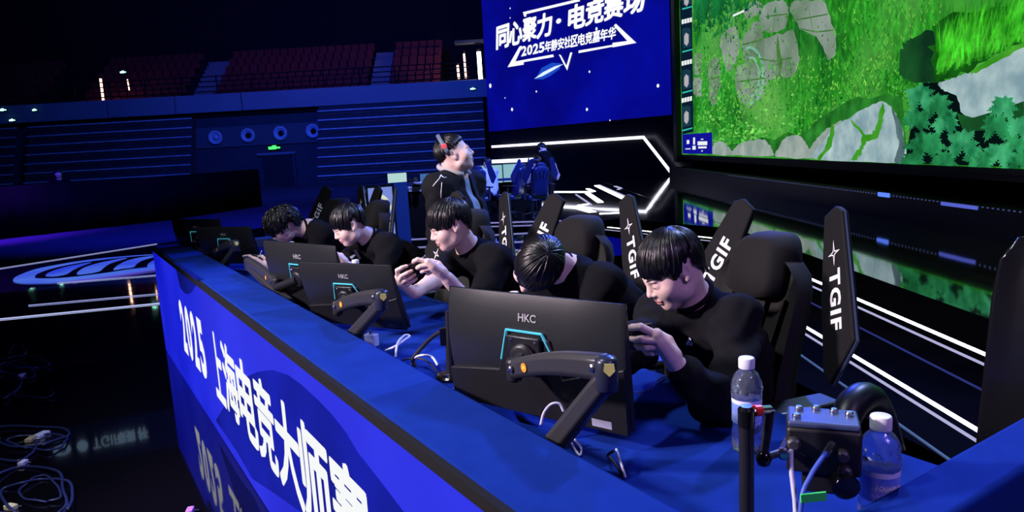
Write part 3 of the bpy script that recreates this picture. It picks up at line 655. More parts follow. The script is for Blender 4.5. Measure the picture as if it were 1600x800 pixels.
# ------------------------------------------------------------------ monitors and their arms
mon_back = mat('monitor_back', (.014, .0155, .018), .38, spec=.5, bump=(350, .12, .001))
mon_hump = mat('monitor_hump', (.008, .008, .010), .45, bump=(120, .25, .002))
cyan = mat('cyan_accent', (.05, .42, .55), .35, emit=(.08, .5, .65), es=.35, sample=False)
orange = mat('orange_sticker', (.85, .30, .02), .5)
shield = mat('shield_sticker', (.75, .72, .2), .5)
screen_on = emis('monitor_screen', (.05, .09, .22), .6)
def make_monitor():
    e = empty('gaming_monitor', (0, 0, 0))
    c = MB(); rings = []
    for z, wd, yb in ((-.165, .262, .006), (-.155, .2755, -.002), (-.10, .2775, -.011), (-.03, .2775, -.018), (.03, .2775, -.018), (.08, .2775, -.0125), (.12, .2775, -.0045), (.15, .2775, .0035), (.165, .2765, .009)):
        rings.append([Vector((x, y, z)) for x, y in ((-wd, .013), (-wd, yb+.006), (-wd+.012, yb), (-.12, yb-.001), (.12, yb-.001), (wd-.012, yb), (wd, yb+.006), (wd, .013))])
    c.loft(rings).build('casing', mon_back, e, smooth=False, bevel=.0015, seg=1)
    MB().prism([(-.2775, -.06), (-.10, -.04), (-.07, .06), (.07, .06), (.10, -.04), (.2775, .015), (.2775, -.155), (-.2775, -.155)], (0, -.012, 0), (1, 0, 0), (0, 0, 1), .012).build('lower_back', mon_hump, e, bevel=.003)
    MB().box((0, .0145, 0), (.535, .004, .30)).build('screen', screen_on, e)
    MB().tube([(-.088, -.022, -.01), (-.062, -.022, .075), (.050, -.022, .075), (.092, -.022, -.01)], .0038, 6).build('accent_strip', cyan, e)  # accent line with weak emission of its own colour
    vp = MB().box((-.002, -.026, .02), (.10, .016, .09)).build('mount_plate', black, e, bevel=.004)
    MB().lathe([(.038, 0), (.038, .012), (.028, .016)], 24, (-.002, -.034, .012), (0, -1, 0)).build('pivot', black, vp, smooth=True)
    sc_ = MB()
    for sx in (-.04, .036):
        for sz in (.055, -.015): sc_.lathe([(.004, 0), (.003, .003)], 8, (sx, -.034, sz), (0, -1, 0))
    sc_.build('screws', steel, vp)
    text_mesh('HKC', .02, mat('logo_grey', (.35, .35, .36), .4), 'logo', e, (-.028, -.0115, .098), (1, 0, 0), Vector((0, .18, 1)), .025, .0005, width=.056, height=.021)
    MB().box((.205, -.0235, -.135), (.055, .001, .02)).build('label', mat('label_lilac', (.55, .55, .75), .5), e)
    lm = MB()
    for k in range(7): lm.box((.16+k*.016, -.0215, -.03-k*.002), (.0035, .001, .10))
    lm.build('vent_ribs', black_matte, e)
    return e
mon0 = make_monitor()
def corners(tl, tr, z): return atz(*tl, z), atz(*tr, z)
MONS = [((697, 449), (975, 478), 1.16, 'largest nearest monitor seen from behind, its arm bent in front, cyan accent strip'),
        ((462, 410.5), (608, 416.5), 1.10, 'monitor seen from behind, third bottle cap behind it, arm with blue-lit elbow'),
        ((407, 377), (520, 386), 1.14, 'monitor with grey sheen and arm stretched left, in front of the curly-haired player'),
        ((304, 356.5), (390, 355), 1.10, 'second monitor from the far end of the desk, blue-lit elbow on its arm'),
        ((265.5, 343.5), (341, 343.5), 1.12, 'smallest monitor at the far end of the desk')]
MC = []
for i, (tl, tr, z, lb) in enumerate(MONS):
    A, B = corners(tl, tr, z); x = (B-A); wd = x.length; x.normalize(); s_ = wd/.555
    e = mon0 if i == 0 else copy_tree(mon0)
    yv = UP.cross(x); tilt = Matrix.Rotation(math.radians((5, 20, 15, 19, 17)[i]), 3, 'X')
    R3 = Matrix((x, yv, UP)).transposed() @ tilt
    ctr = (A+B)/2 - (R3 @ Vector((0, 0, .165*s_)))
    e.matrix_world = Matrix.Translation(ctr) @ R3.to_4x4() @ Matrix.Scale(s_, 4)
    tag(e, lb, 'monitor', 'monitors on the players\' desk'); MC.append((ctr, R3, s_))
arm_metal = mat('arm_metal', (.045, .045, .05), .36, .3, bump=(260, .1, .001)); arm_blue_lit = mat('arm_cover', (.03, .035, .06), .3, .3)  # blue light on the elbow covers tinted into their colour
def beam(mb, A, B, w0, h0, w1, h1, n=6, bow=0.):
    t = (B-A).normalized(); side = t.cross(UP).normalized(); up2 = side.cross(t)
    rings = []
    for k in range(n+1):
        u_ = k/n; c = A.lerp(B, u_)+up2*bow*math.sin(math.pi*u_); w_ = w0+(w1-w0)*u_; h_ = h0+(h1-h0)*u_
        rings.append([c+side*a*w_/2+up2*b*h_/2 for a, b in ((-.6, -1), (.6, -1), (1, -.6), (1, .6), (.6, 1), (-.6, 1), (-1, .6), (-1, -.6))])
    return mb.loft(rings)
def monitor_arm(base, elbow, head, vesa, label):
    e = empty('monitor_arm', (base.x, base.y, ZD), 0, label, 'monitor arm', 'gas spring monitor arms on the desk')
    cl = MB().lathe([(.055, ZD-base.z), (.055, ZD-base.z+.014), (.03, ZD-base.z+.02), (.024, 0)], 24, base).build('clamp_base', dark_grey, e, smooth=False, bevel=.002)
    beam(MB(), base, elbow, .048, .052, .044, .046).build('lower_arm', arm_metal, e, bevel=.003)
    MB().lathe([(.022, -.026), (.0255, -.02), (.0255, .04), (.021, .048), (.008, .052)], 24, elbow).build('elbow_cover', arm_blue_lit, e, smooth=True)
    d_ = (CAM-elbow); d_.z = 0; d_.normalize()
    sd = d_.cross(UP)
    MB().prism([(-.010, .012), (.010, .012), (.012, -.004), (0, -.016), (-.012, -.004)], elbow+d_*.0275-sd*.006+UP*.03, -sd, UP, .0015).build('shield_sticker', shield, e)
    ua = beam(MB(), elbow+UP*.025, head, .042, .058, .036, .05, 8, .012).build('upper_arm', arm_metal, e, bevel=.003)
    t = (head-elbow).normalized(); sn = t.cross(UP).normalized()
    if sn.dot(CAM-elbow) < 0: sn = -sn
    p = elbow.lerp(head, .79)+sn*.0205+UP*.012
    MB().lathe([(.0115, 0), (.0115, .0012)], 20, p, sn).build('round_sticker', orange, ua)
    MB().lathe([(.004, .0012), (.0035, .0018)], 12, p, sn).build('sticker_mark', shield, ua)
    for q in (.06, .95):
        MB().lathe([(.0085, 0), (.0085, .004), (.004, .006)], 14, elbow.lerp(head, q)+sn*.0215+UP*(.026*(1-q)+.004), sn).build('bolt', steel, ua, smooth=False)
    hd = MB(); hd.lathe([(.018, -.022), (.020, -.016), (.020, .03), (.016, .036)], 16, head-UP*.01); hd.tube([head-UP*.02, vesa], .02, 12)
    hd.build('tilt_head', black, e)
    return e
def vesa(i): c, R3, s_ = MC[i]; return c+R3@Vector((-.002, -.045, .012))*s_
def near(i, p, off=.10):   # a point in front of the mount plate
    c, R3, s_ = MC[i]; return vesa(i)+R3@Vector((0, -off, 0))
def arm_for(i, elbow, base, hd, label):
    monitor_arm(base, elbow, hd, vesa(i), label)
v0 = vesa(0)
arm_for(0, atq(948, 592, .935), atq(868, 692, .905), atq(803, 576, .925), 'large dark grey monitor arm holding the nearest monitor')
arm_for(1, atq(597, 474, .95), atq(548, 528, .905), atq(527, 480, .905), 'monitor arm with blue-lit elbow behind the nearest monitor but one')
arm_for(2, atq(389, 416, .90), atq(452, 474, .905), atq(432, 443, .885), 'monitor arm stretching left over the ledge with an orange round sticker')
arm_for(3, atq(369, 387, .95), atq(351, 413, .905), atq(338, 394, .90), 'monitor arm with shiny blue-lit elbow at the second monitor from the far end')
arm_for(4, atq(309, 388, .90), atq(316, 396, .895), atq(303, 379, .93), 'small monitor arm at the far end of the desk')
# ------------------------------------------------------------------ winged gaming chairs
wing_m = mat('wing_black', (.008, .008, .009), .75, spec=.2, bump=(400, .2, .001))
wing_edge = mat('wing_edge', (.05, .07, .14), .25, .4)
W_E1 = lambda sx: Vector((-sx*.16, -.25, 1)).normalized()
WPOLY = [(0, 0), (-.060, -.028), (-.035, -.30), (.01, -.51), (.05, -.545), (.150, -.405), (.105, -.25), (.035, -.02)]
chair_mesh = mat('chair_mesh_fabric', (.020, .019, .018), .85, spec=.2, bump=(500, .4, .002))
def make_chair():
    e = empty('gaming_chair', (0, 0, 0))
    # seat with raised sides
    st = MB(); rings = []
    for y, w_, z, h_ in ((-.23, .235, .46, .05), (-.18, .255, .46, .075), (0, .265, .465, .08), (.18, .26, .47, .075), (.25, .24, .465, .055)):
        rings.append([Vector((w_*math.copysign(abs(math.cos(g))**.5, math.cos(g)), y, z+h_*math.copysign(abs(math.sin(g))**.6, math.sin(g))+(.03*(abs(math.cos(g))**4) if math.sin(g) > 0 else 0))) for g in [2*math.pi*k/24 for k in range(24)]])
    st.loft(rings).build('seat', chair_pad, e, smooth=True)
    # backrest: lofted shell with four upright slots
    def bk(z): return -.42+.25*(1.32-z)
    rings = []
    for z, w_, t in ((.50, .19, .05), (.54, .215, .06), (.66, .215, .06), (.80, .20, .055), (.95, .205, .05), (1.04, .205, .045), (1.09, .185, .04), (1.125, .14, .03), (1.14, .11, .02)):
        rings.append([Vector((w_*math.copysign(abs(math.cos(g))**.45, math.cos(g)), bk(z)-.02+t*math.copysign(abs(math.sin(g))**.7, math.sin(g))+.07*(abs(math.cos(g))**3), z)) for g in [2*math.pi*k/32 for k in range(32)]])
    bo = MB().loft(rings).build('backrest', chair_mesh, e)
    cut = MB()
    for x, z in ((-.125, .93), (-.045, .95), (.035, .95), (.115, .93)): cut.box((x, -.33, z), (.026, .5, .17), Matrix.Rotation(.12*(1 if x > 0 else -1), 3, 'Y'))
    co = cut.build('cutter', chair_mesh)
    bm_ = bo.modifiers.new('slots', 'BOOLEAN'); bm_.object = co; bm_.operation = 'DIFFERENCE'; bm_.solver = 'EXACT'
    dg = bpy.context.evaluated_depsgraph_get(); dg.update()
    me = bpy.data.meshes.new_from_object(bo.evaluated_get(dg)); bo.modifiers.clear(); bo.data = me; bpy.data.objects.remove(co)
    me.polygons.foreach_set('use_smooth', [True]*len(me.polygons)); me.set_sharp_from_angle(angle=math.radians(40))
    # head pillow
    rings = []
    for y, s_ in ((-.405, .82), (-.395, .95), (-.36, 1.0), (-.32, 1.0), (-.285, .93), (-.265, .78)):
        rings.append([Vector(((.118-.024*math.sin(g))*s_*math.copysign(abs(math.cos(g))**.55, math.cos(g)), y-.03*math.sin(g), 1.115+.105*s_*math.copysign(abs(math.sin(g))**.6, math.sin(g)))) for g in [2*math.pi*k/32 for k in range(32)]])
    MB().loft(rings).build('headrest_pillow', chair_pad, e, smooth=True)
    for sx in (-1, 1):
        e1 = W_E1(sx); e2 = Vector((sx*.966, .259, 0)); e2 = (e2-e1*e2.dot(e1)).normalized()
        o = Vector((sx*.2217, -.42, 1.318)); nrm = e2.cross(e1) if sx < 0 else e1.cross(e2)
        if nrm.y < 0: nrm = -nrm
        wg = MB().slab([o+e2*u+e1*v for u, v in WPOLY], nrm*-.026).build('side_wing', wing_m, e, bevel=.006)
        # blue rim light on the outer edge, put in as a tinted strip
        rim = [o+e2*u+e1*v-nrm*.013 for u, v in ((.034, -.018), (.106, -.25), (.152, -.405), (.052, -.547))]
        MB().tube(rim, .0045, 6).build('edge_rim_light', wing_edge, wg)
        # lettering reads along the wing, letter tops outward
        lu, lv = (-e1, e2) if sx < 0 else (e1, e2)
        mir = 1
        if sx < 0: # left wing: reads downward
            base = o-e1*.205+e2*.002; dirv = (-e1*1.0+e2*.20).normalized()
        else:
            base = o-e1*.345+e2*.016; dirv = (e1*1.0-e2*.22).normalized()
        upv = (e2-dirv*e2.dot(dirv)).normalized()
        text_mesh('TGIF', .06, white_paint, 'lettering', wg, base+nrm*.0015, dirv, upv, .035, .0006, width=.185, height=.056, spacing=1.15)
        # four-pointed star mark
        c = (o-e1*.150+e2*.018 if sx < 0 else o-e1*.40+e2*.045)+nrm*.002
        st_ = []
        for k in range(16):
            g = 2*math.pi*k/16+.25; r = (.036, .011, .0085, .011)[k % 4]
            st_.append(c+(e2*math.cos(g)*.85+e1*math.sin(g)*1.15)*r)
        inner = [c+(p-c)*.55 for p in st_]
        mb = MB(); mb.add(st_+inner, [(k, (k+1) % 16, 16+(k+1) % 16, 16+k) for k in range(16)]); mb.build('star_mark', white_paint, wg, fix=False)
    for sx in (-1, 1):
        ar = MB().slab([Vector((sx*.30+dx, y, .745)) for dx, y in ((-.045, -.34), (-.055, -.06), (-.035, .0), (.035, .0), (.055, -.06), (.045, -.34))], (0, 0, -.03)).build('armrest', black, e, bevel=.012, seg=3)
        MB().tube([(sx*.30, -.15, .72), (sx*.30, -.12, .44), (sx*.20, -.06, .40)], [.022, .024, .02], 10).build('armrest_post', dark_grey, ar)
    MB().lathe([(.03, .12), (.03, .26), (.022, .27), (.022, .40), (.09, .40), (.09, .42)], 20).build('gas_column', black, e, smooth=False)
    for k in range(5):
        g = 2*math.pi*k/5+.3; d_ = Vector((math.cos(g), math.sin(g), 0))
        lg = beam(MB(), d_*.03+UP*.125, d_*.31+UP*.085, .06, .05, .035, .03).build('base_leg', black, e, bevel=.004)
        MB().lathe([(.03, -.024), (.032, -.02), (.032, .02), (.03, .024)], 16, d_*.31+UP*.034, d_.cross(UP)).build('caster', black, lg)
    return e
chair0 = make_chair(); first = [True]; last_chair = [None]
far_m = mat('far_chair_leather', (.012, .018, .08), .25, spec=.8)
def far_leather(o):      # blue light on the other team's chairs, put into their leather colour
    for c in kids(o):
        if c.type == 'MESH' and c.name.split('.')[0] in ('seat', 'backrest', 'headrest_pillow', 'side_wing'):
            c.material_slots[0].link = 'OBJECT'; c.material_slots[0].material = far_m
def put_chair(pos, F, label, group='winged gaming chairs at the players\' desk', sc=1.):
    o = chair0 if first[0] else copy_tree(chair0); first[0] = False
    o.location = pos; o.rotation_euler = (0, 0, math.atan2(-F.x, F.y)); o.scale = (sc, sc, sc)
    last_chair[0] = o
    return tag(o, label, 'gaming chair', group)
def chair_at(s, q, fs, fq, label, sc=1.):   # s, q of the middle between the two wing tips
    F = (DS*fs+DQ*fq).normalized(); put_chair(SQ(s, q)+F*.42*sc, F, label, sc=sc)
chair_at(1.494, 2.05, .226, -.974, 'nearest winged gaming chair, empty backrest, behind the player in the black sweatshirt')
chair_at(2.57, 2.08, -.16, -.98, 'winged gaming chair behind the player whose head hangs down')
chair_at(3.43, 1.99, -.1, -.99, 'winged gaming chair in front of the standing man with headphones')
chair_at(4.86, 2.03, .12, -1, 'winged gaming chair before the upright display with the swoosh logo')
chair_at(5.58, 1.96, -.3, -.9, 'winged gaming chair at the far end behind the curly-haired player')

# ------------------------------------------------------------------ bottles
pet = mat('clear_plastic', (.78, .86, 1), .05, trans=.93, ior=1.3, spec=1., coat=.8, bump=(70, .7, .004))
cap_w = mat('white_cap', (.75, .76, .8), .4)
label_b = mat('bottle_label', (.10, .22, .85), .3, spec=.6, noise=(22, (.45, .58, .95)))
lab_txt = mat('bottle_print', (.9, .92, 1), .5)
def make_bottle(name='water_bottle'):
    e = empty(name, (0, 0, 0))
    prof = [(.028, 0), (.034, .004), (.036, .018), (.034, .034), (.036, .044), (.034, .056), (.0335, .072), (.0325, .10), (.0335, .124), (.036, .140), (.0365, .158), (.034, .176), (.027, .192), (.017, .203), (.0145, .208), (.0145, .216)]
    pm = []
    for i in range(len(prof)-1):
        for q in range(3): t = q/3; pm.append((prof[i][0]*(1-t)+prof[i+1][0]*t, prof[i][1]*(1-t)+prof[i+1][1]*t))
    bm_ = MB().lathe(pm+[prof[-1]], 60)
    for v in bm_.v:   # moulded facets above and below the label
        r = math.hypot(v.x, v.y); g = math.atan2(v.y, v.x)
        a_ = (.05 if v.z < .068 else .045 if .13 < v.z < .19 else 0)*(1 if r > .02 else 0)
        f = 1+a_*(.6*math.cos(7*g+v.z*120)+.4*math.cos(11*g-v.z*70)); v.x *= f; v.y *= f
    bm_.build('bottle_body', pet, e, smooth=True)
    lb = MB(); n = 32; prof2 = [(.0352, .074), (.0346, .100), (.0352, .122)]
    vs = [(r*math.cos(2*math.pi*k/n), r*math.sin(2*math.pi*k/n), z) for r, z in prof2 for k in range(n)]
    lb.add(vs, [(i*n+k, i*n+(k+1) % n, (i+1)*n+(k+1) % n, (i+1)*n+k) for i in range(2) for k in range(n)])
    lo = lb.build('label_wrap', label_b, e, smooth=True)
    for txt, z, h in (('AQUAFINA', .098, .011), ('纯水乐', .083, .009)):
        t = text_mesh(txt, .01, lab_txt, 'lettering', lo, (-.024 if h > .01 else -.014, 0, z), (1, 0, 0), (0, 0, 1), .02, 0, width=.048 if h > .01 else .028, height=h)
        for v in t.data.vertices:   # wrap around the label
            g = v.co.x/.0346; v.co = Vector((.0358*math.sin(g), -.0358*math.cos(g), v.co.z))
    b2 = MB(); vs = [(.0352*math.cos(2*math.pi*k/n), .0352*math.sin(2*math.pi*k/n), z) for z in (.1225, .133) for k in range(n)]
    b2.add(vs, [(k, (k+1) % n, n+(k+1) % n, n+k) for k in range(n)]); b2.build('label_band', mat('label_white', (.72, .76, .9), .4), e, smooth=True)
    MB().lathe([(.0185, .206), (.019, .209), (.019, .228), (.0175, .232), (.012, .233)], 28).build('bottle_cap', cap_w, e, smooth=False, bevel=.001)
    return e
bot0 = make_bottle()
BOTS = [(SQ(1.074, 1.332, ZD), 'clear water bottle standing on the desk left of the black camera clamp', .2),
        (SQ(.685, 1.225, ZD), 'nearest water bottle with white cap at the right end of the desk', .5),
        (atz(803, 456, 1.02)-UP*.226, 'water bottle of which only the cap shows above the nearest monitor', 0),
        (atz(555, 406, 1.0)-UP*.22, 'water bottle between the second nearest monitor and the player in the printed tee', 0),
        (atz(455, 378, 1.0)-UP*.22, 'water bottle before the curly-haired player', 0)]
for i, (p, lb, rz) in enumerate(BOTS):
    o = bot0 if i == 0 else copy_tree(bot0); o.location = (p.x, p.y, ZD+.0005); d_ = CAM-p; o.rotation_euler = (0, 0, math.atan2(d_.x, -d_.y)+rz); tag(o, lb, 'water bottle', 'water bottles on the desk')
    if i >= 2: o.scale = (1, 1, (p.z+.226-ZD)/.232 if i == 2 else (p.z+.22-ZD)/.232)

# ------------------------------------------------------------------ camera clamp, stand and cables at the near end
bx = SQ(.60, 1.20, .0)+Vector((.02, 0, 0)); BC = Vector((.553, 1.227, .978))
e = empty('broadcast_camera_box', (BC.x, BC.y, ZD), 0, 'black compact camera box with silver knobs on a jointed arm left of the nearest bottle', 'camera')
bxu = Vector((.93, -.36, 0)).normalized(); byu = UP.cross(bxu)
Rb = Matrix((bxu, byu, UP)).transposed()
MB().box(BC, (.125, .085, .085), Rb).build('body', black, e, bevel=.006)
MB().box(BC+UP*.048, (.12, .08, .012), Rb).build('top_plate', mat('camera_top', (.05, .07, .16), .35), e, bevel=.004)
for k, (dx, dy) in enumerate(((-.04, .02), (-.01, .028), (.02, .02), (.045, .01), (-.045, -.02))):
    MB().lathe([(.0075, 0), (.008, .006), (.005, .009)], 14, BC+bxu*dx+byu*dy+UP*.053).build('knob', steel, e, smooth=False)
for dx, dz in ((.03, .0), (.035, -.03), (-.05, .015)): MB().lathe([(.012, 0), (.012, .012), (.008, .016)], 16, BC+bxu*dx-byu*.042+UP*dz, -byu).build('connector', dark_grey, e)
MB().box(BC-UP*.06, (.07, .06, .05), Rb).build('clamp_foot', black, e, bevel=.005)
MB().lathe([(.022, 0), (.024, .03), (.02, .035)], 20, BC+bxu*.03-byu*.03-UP*.052, (bxu*.2-byu).normalized()[:]).build('lens', black_gloss, e)
# friction arm on a floor pole
PT = atz(1166, 648, 1.065); PT = CAM+ray(1166, 648)*1.22
e = empty('clamp_pole', (PT.x, PT.y, ZD), 0, 'plain black upright pole in front of the far bottle, bottom right', 'pole')
MB().tube([(PT.x, PT.y, ZD), (PT.x, PT.y, PT.z)], .0128, 20).build('tube', black, e)
MB().lathe([(.0145, 0), (.0145, .03), (.010, .036)], 20, PT-UP*.02).build('end_cap', black_gloss, e)
MB().lathe([(.04, 0), (.04, .012), (.02, .02)], 28, (PT.x, PT.y, ZD)).build('foot_plate', black, e)
def at_d(x, y, D): return CAM+ray(x, y)*D
J1, J2, J3 = at_d(1203, 640, 1.24), at_d(1193, 716, 1.25), at_d(1222, 706, 1.27)
e = empty('friction_arm', (PT.x, PT.y, PT.z), 0, 'short jointed friction arm with a red collar joining pole and camera box', 'clamp arm')
MB().tube([PT, at_d(1178, 642, 1.225)], .007, 12).build('stub', steel, e)
MB().tube([at_d(1178, 642, 1.225), at_d(1188, 641, 1.23)], .010, 14).build('red_collar', mat('red_plastic', (.75, .02, .02), .4), e)
MB().tube([at_d(1188, 641, 1.23), J1], .008, 12).build('stub', steel, e)
MB().tube([J1, J1.lerp(J2, .85)], [.009, .0075], 12).build('arm_tube', black, e)
MB().lathe([(.004, -.015), (.011, -.011), (.0145, 0), (.011, .011), (.004, .015)], 18, J2).build('ball_joint', black_gloss, e, smooth=True)
MB().tube([J2, J3, BC-bxu*.06], .007, 10).build('stub', dark_grey, e)
MB().lathe([(.010, 0), (.012, .01), (.008, .012)], 14, J3-UP*.0, (0, -1, 0)).build('lever', steel, e)
def cable(pts, r, m, label, n=8, cat='cable', group=None, smooth_n=8):
    P = smooth_path(pts, smooth_n); o = MB().tube(P, r*(.55 if m is globals().get('cbl') else 1), 8).build('cable', m, smooth=True); recenter(o, P[0]); return tag(o, label, cat, group)
cw = mat('white_cable', (.62, .64, .75), .5); cb = mat('blue_cable', (.06, .12, .5), .45); ck = mat('black_cable', (.01, .01, .012), .5)
c1 = cable([at_d(1236, 704, 1.26), at_d(1236, 730, 1.23), at_d(1240, 765, 1.215), at_d(1243, 800, 1.21), at_d(1244, 900, 1.2)], .0042, cw, 'pale grey cable hanging from the camera box beside the green tape')
c2 = cable([at_d(1300, 694, 1.25), at_d(1283, 718, 1.22), at_d(1266, 745, 1.2), at_d(1252, 785, 1.19), at_d(1248, 900, 1.18)], .0042, cb, 'blue cable looping from the camera box through green tape')
MB().box(at_d(1271, 777, 1.185), (.043, .004, .015), Matrix.Rotation(-.06, 3, 'Y')).build('tape_flag', mat('green_tape', (.05, .75, .12), .6), c2)
MB().lathe([(.007, 0), (.007, .03)], 12, at_d(1300, 694, 1.25), (at_d(1292, 706, 1.235)-at_d(1300, 694, 1.25))).build('plug', steel, c2)
# cables on the desk
z0 = ZD+.006
def zt(x, y, h=0.): return atz(x, y, z0+h)
cable([zt(602, 548, .02), zt(618, 541, .04), zt(634, 530, .05), zt(640, 525, .05), zt(632, 524, .055), zt(622, 535, .05), zt(619, 548, .03), zt(618, 558, .01)], .0045, cw, 'short white cable curled in a loop on the blue desk')
cable([zt(648, 573, .0), zt(646, 560, .03), zt(662, 540, .08), zt(682, 522, .13), zt(703, 513, .16)], .0075, ck, 'thick black cable arching left of the nearest monitor')
cable([zt(652, 549, .05), zt(665, 535, .09), zt(684, 522, .13), zt(704, 514, .16)], .0035, cw, 'white cable beside the thick black arching cable')
cable([zt(643, 571, .0), zt(647, 560, .03), zt(660, 555, .05), zt(675, 558, .04), zt(684, 571, .02)], .0042, cw, 'white cable bending down to the desk by the black arch')
cable([zt(628, 563), zt(645, 560, .01), zt(665, 563, .01), zt(682, 580, .0), zt(684, 592, 0)], .0035, ck, 'thin black cable lying on the desk by the black arch')
cable([zt(845, 664, .04), zt(850, 645, .07), zt(861, 632, .09), zt(874, 631, .09), zt(881, 643, .07)], .0038, cw, 'white cable loop behind the large monitor arm')
cable([zt(890, 684, .02), zt(897, 700, 0), zt(906, 711, .0), zt(908, 700, .0), zt(898, 686, .03)], .0028, cw, 'pale cable loop at the foot of the large monitor arm')
cable([zt(963, 702, .02), zt(968, 717, .02), zt(974, 735, .01), zt(977, 746, 0)], .003, cw, 'pale cable end at the ledge right of the large monitor arm')
cable([zt(958, 705, .04), zt(950, 712, .02), zt(962, 725, .01), zt(972, 742, 0)], .0035, ck, 'black cable end beside the pale one at the ledge')
cable([zt(990, 613), zt(1006, 612), zt(1020, 604), zt(1030, 593), zt(1045, 588), zt(1060, 589)], .0022, mat('dark_blue_cable', (.03, .05, .2), .5), 'thin dark cable lying on the desk before the nearest player')
cable([zt(628, 452, .01), zt(640, 462), zt(660, 467), zt(690, 472)], .0022, mat('dark_blue_cable', (.03, .05, .2), .5), 'thin cable along the desk edge under the player in the plain tee')
cable([zt(444, 454, .05), zt(452, 447, .07), zt(460, 446, .07), zt(470, 452, .04), zt(481, 462, .01)], .004, cw, 'white cable bent behind the third monitor')
cable([atz(400, 405, .9), atz(406, 398, .93), atz(409, 392, .96)], .003, cw, 'short white cable standing up behind the stretched monitor arm')
# yellow tag, small clear box and folded paper on the desk
for P, lb in (([(812, 626), (822, 628), (838, 640), (850, 647), (849, 652), (834, 648), (822, 641)], 'yellow paper tag under the largest monitor'),):
    o = MB().slab([zt(x, y, .02) for x, y in P], UP*-.003).build('yellow_tag', mat('yellow_paper', (.85, .75, .03), .6)); recenter(o, zt(830, 638)); tag(o, lb, 'tag')
o = MB().slab([zt(708, 607, .0), zt(720, 592, .02), zt(722, 605, .01)], UP*-.002).build('paper_corner', mat('white_paper', (.75, .75, .85), .6)); recenter(o, zt(715, 600)); tag(o, 'small white paper corner at the ledge below the thin black stand', 'paper')
p = atz(581, 535, ZD+.02); e = MB().box((p.x, p.y, ZD+.03), (.05, .035, .05), Matrix.Rotation(-.5, 3, 'Z')).build('clear_box', mat('box_plastic', (.5, .55, .85), .15, spec=.8), bevel=.004); recenter(e, (p.x, p.y, ZD+.005)); tag(e, 'small pale plastic box at the ledge under the second nearest monitor', 'box')
MB().lathe([(.008, 0), (.008, .012)], 12, (p.x, p.y, ZD+.055)).build('lid_knob', steel, e)
# slim stand with round foot between the two nearest monitors
b0 = atz(706, 590, ZD); e = empty('slim_stand', b0, 0, 'slim black stand on a round foot left of the nearest monitor', 'stand')
t0 = b0+UP*.0
MB().lathe([(.055, 0), (.055, .008), (.048, .014), (.012, .018)], 28, b0).build('foot', black_gloss, e)
tp = atq(701, 486, b0.dot(DQ)); MB().tube([b0+UP*.015, b0.lerp(tp, .5), tp], [.018, .0165, .012], 14).build('stem', black, e)
cl = b0.lerp(tp, .62); MB().box(cl-_R*.022, (.022, .02, .06)).build('clip', black_gloss, e, bevel=.003)
MB().lathe([(.006, 0), (.006, .006)], 12, b0+UP*.012-_R*.01-_fw*.04).build('screw', steel, e)
# leather office chair at the right edge and curved armrest
OC = SQ(.72, 1.99); e = empty('office_chair', OC, 0, 'blurred black leather office chair at the right edge of the picture', 'office chair')
F = (DS*.0-DQ*1.0).normalized(); Sx = F.cross(UP)
def ol(x, y, z): return OC+Sx*x+F*y+UP*z
rings = []
for z, w_, t in ((.55, .2, .03), (.62, .20, .045), (.85, .20, .05), (1.05, .20, .045), (1.16, .19, .04), (1.225, .15, .025)):
    rings.append([ol(w_*math.copysign(abs(math.cos(g))**.5, math.cos(g)), -.2-.12*(z-.55)+t*math.sin(g)+.05*abs(math.cos(g))**3, z) for g in [2*math.pi*k/28 for k in range(28)]])
MB().loft(rings).build('backrest', black_gloss, e, smooth=True)
MB().box(ol(0, .02, .46), (.48, .46, .1), Matrix((Sx, F, UP)).transposed()).build('seat', black_gloss, e, bevel=.04, seg=4)
for sx in (-1, 1):
    P = smooth_path([ol(sx*.36, -.03, .58), ol(sx*.41, -.03, .69), ol(sx*.42, .03, .75), ol(sx*.42, .11, .74), ol(sx*.41, .16, .68), ol(sx*.39, .15, .58)], 5)
    MB().tube(P, [.026+.020*math.sin(math.pi*i/(len(P)-1)) for i in range(len(P))], 14).build('armrest', mat('satin_black', (.006, .006, .009), .4), e, smooth=True)
MB().lathe([(.03, .1), (.03, .42)], 16, OC).build('gas_column', black, e)
for k in range(5):
    g = 2*math.pi*k/5; d_ = Vector((math.cos(g), math.sin(g), 0)); beam(MB(), OC+d_*.03+UP*.1, OC+d_*.3+UP*.05, .05, .05, .04, .06).build('base_leg', black, e)

# ------------------------------------------------------------------ upright display, laptop table and the far team's desk
kp = Vector((-1.52, 9.6, 0)); A = aty(571, 290, 9.35); B = aty(615, 287, 9.55)
xk = Vector((B.x-A.x, B.y-A.y, 0)); wk = xk.length; xk.normalize(); yk = UP.cross(xk); ztop = A.z
e = empty('upright_display', (A.x, A.y, 0), 0, 'upright lit display with a pale swoosh logo and blue-lit side standing behind the chairs', 'display')
side = (aty(636, 287, 9.9)-B); side.z = 0
MB().slab([Vector((A.x, A.y, .05)), Vector((B.x, B.y, .05)), Vector((B.x, B.y, ztop)), Vector((A.x, A.y, ztop))], side).build('cabinet', mat('display_side', (.03, .08, .62), .5), e)  # blue light on the cabinet side put into its colour
nrmk = -yk
def kpt(u, v, off=.004): return Vector((A.x, A.y, 0))+xk*(u*wk)+UP*(.05+v*(ztop-.05))+nrmk*off
MB().add([kpt(.0, 0), kpt(1, 0), kpt(1, 1), kpt(0, 1)], [(0, 1, 2, 3)]).build('bezel', black, e, fix=False)
MB().add([kpt(.06, .25, .006), kpt(.92, .25, .006), kpt(.92, .965, .006), kpt(.06, .965, .006)], [(0, 1, 2, 3)]).build('lit_screen', emis('display_lavender', (.22, .30, .78), .85, True), e, fix=False)
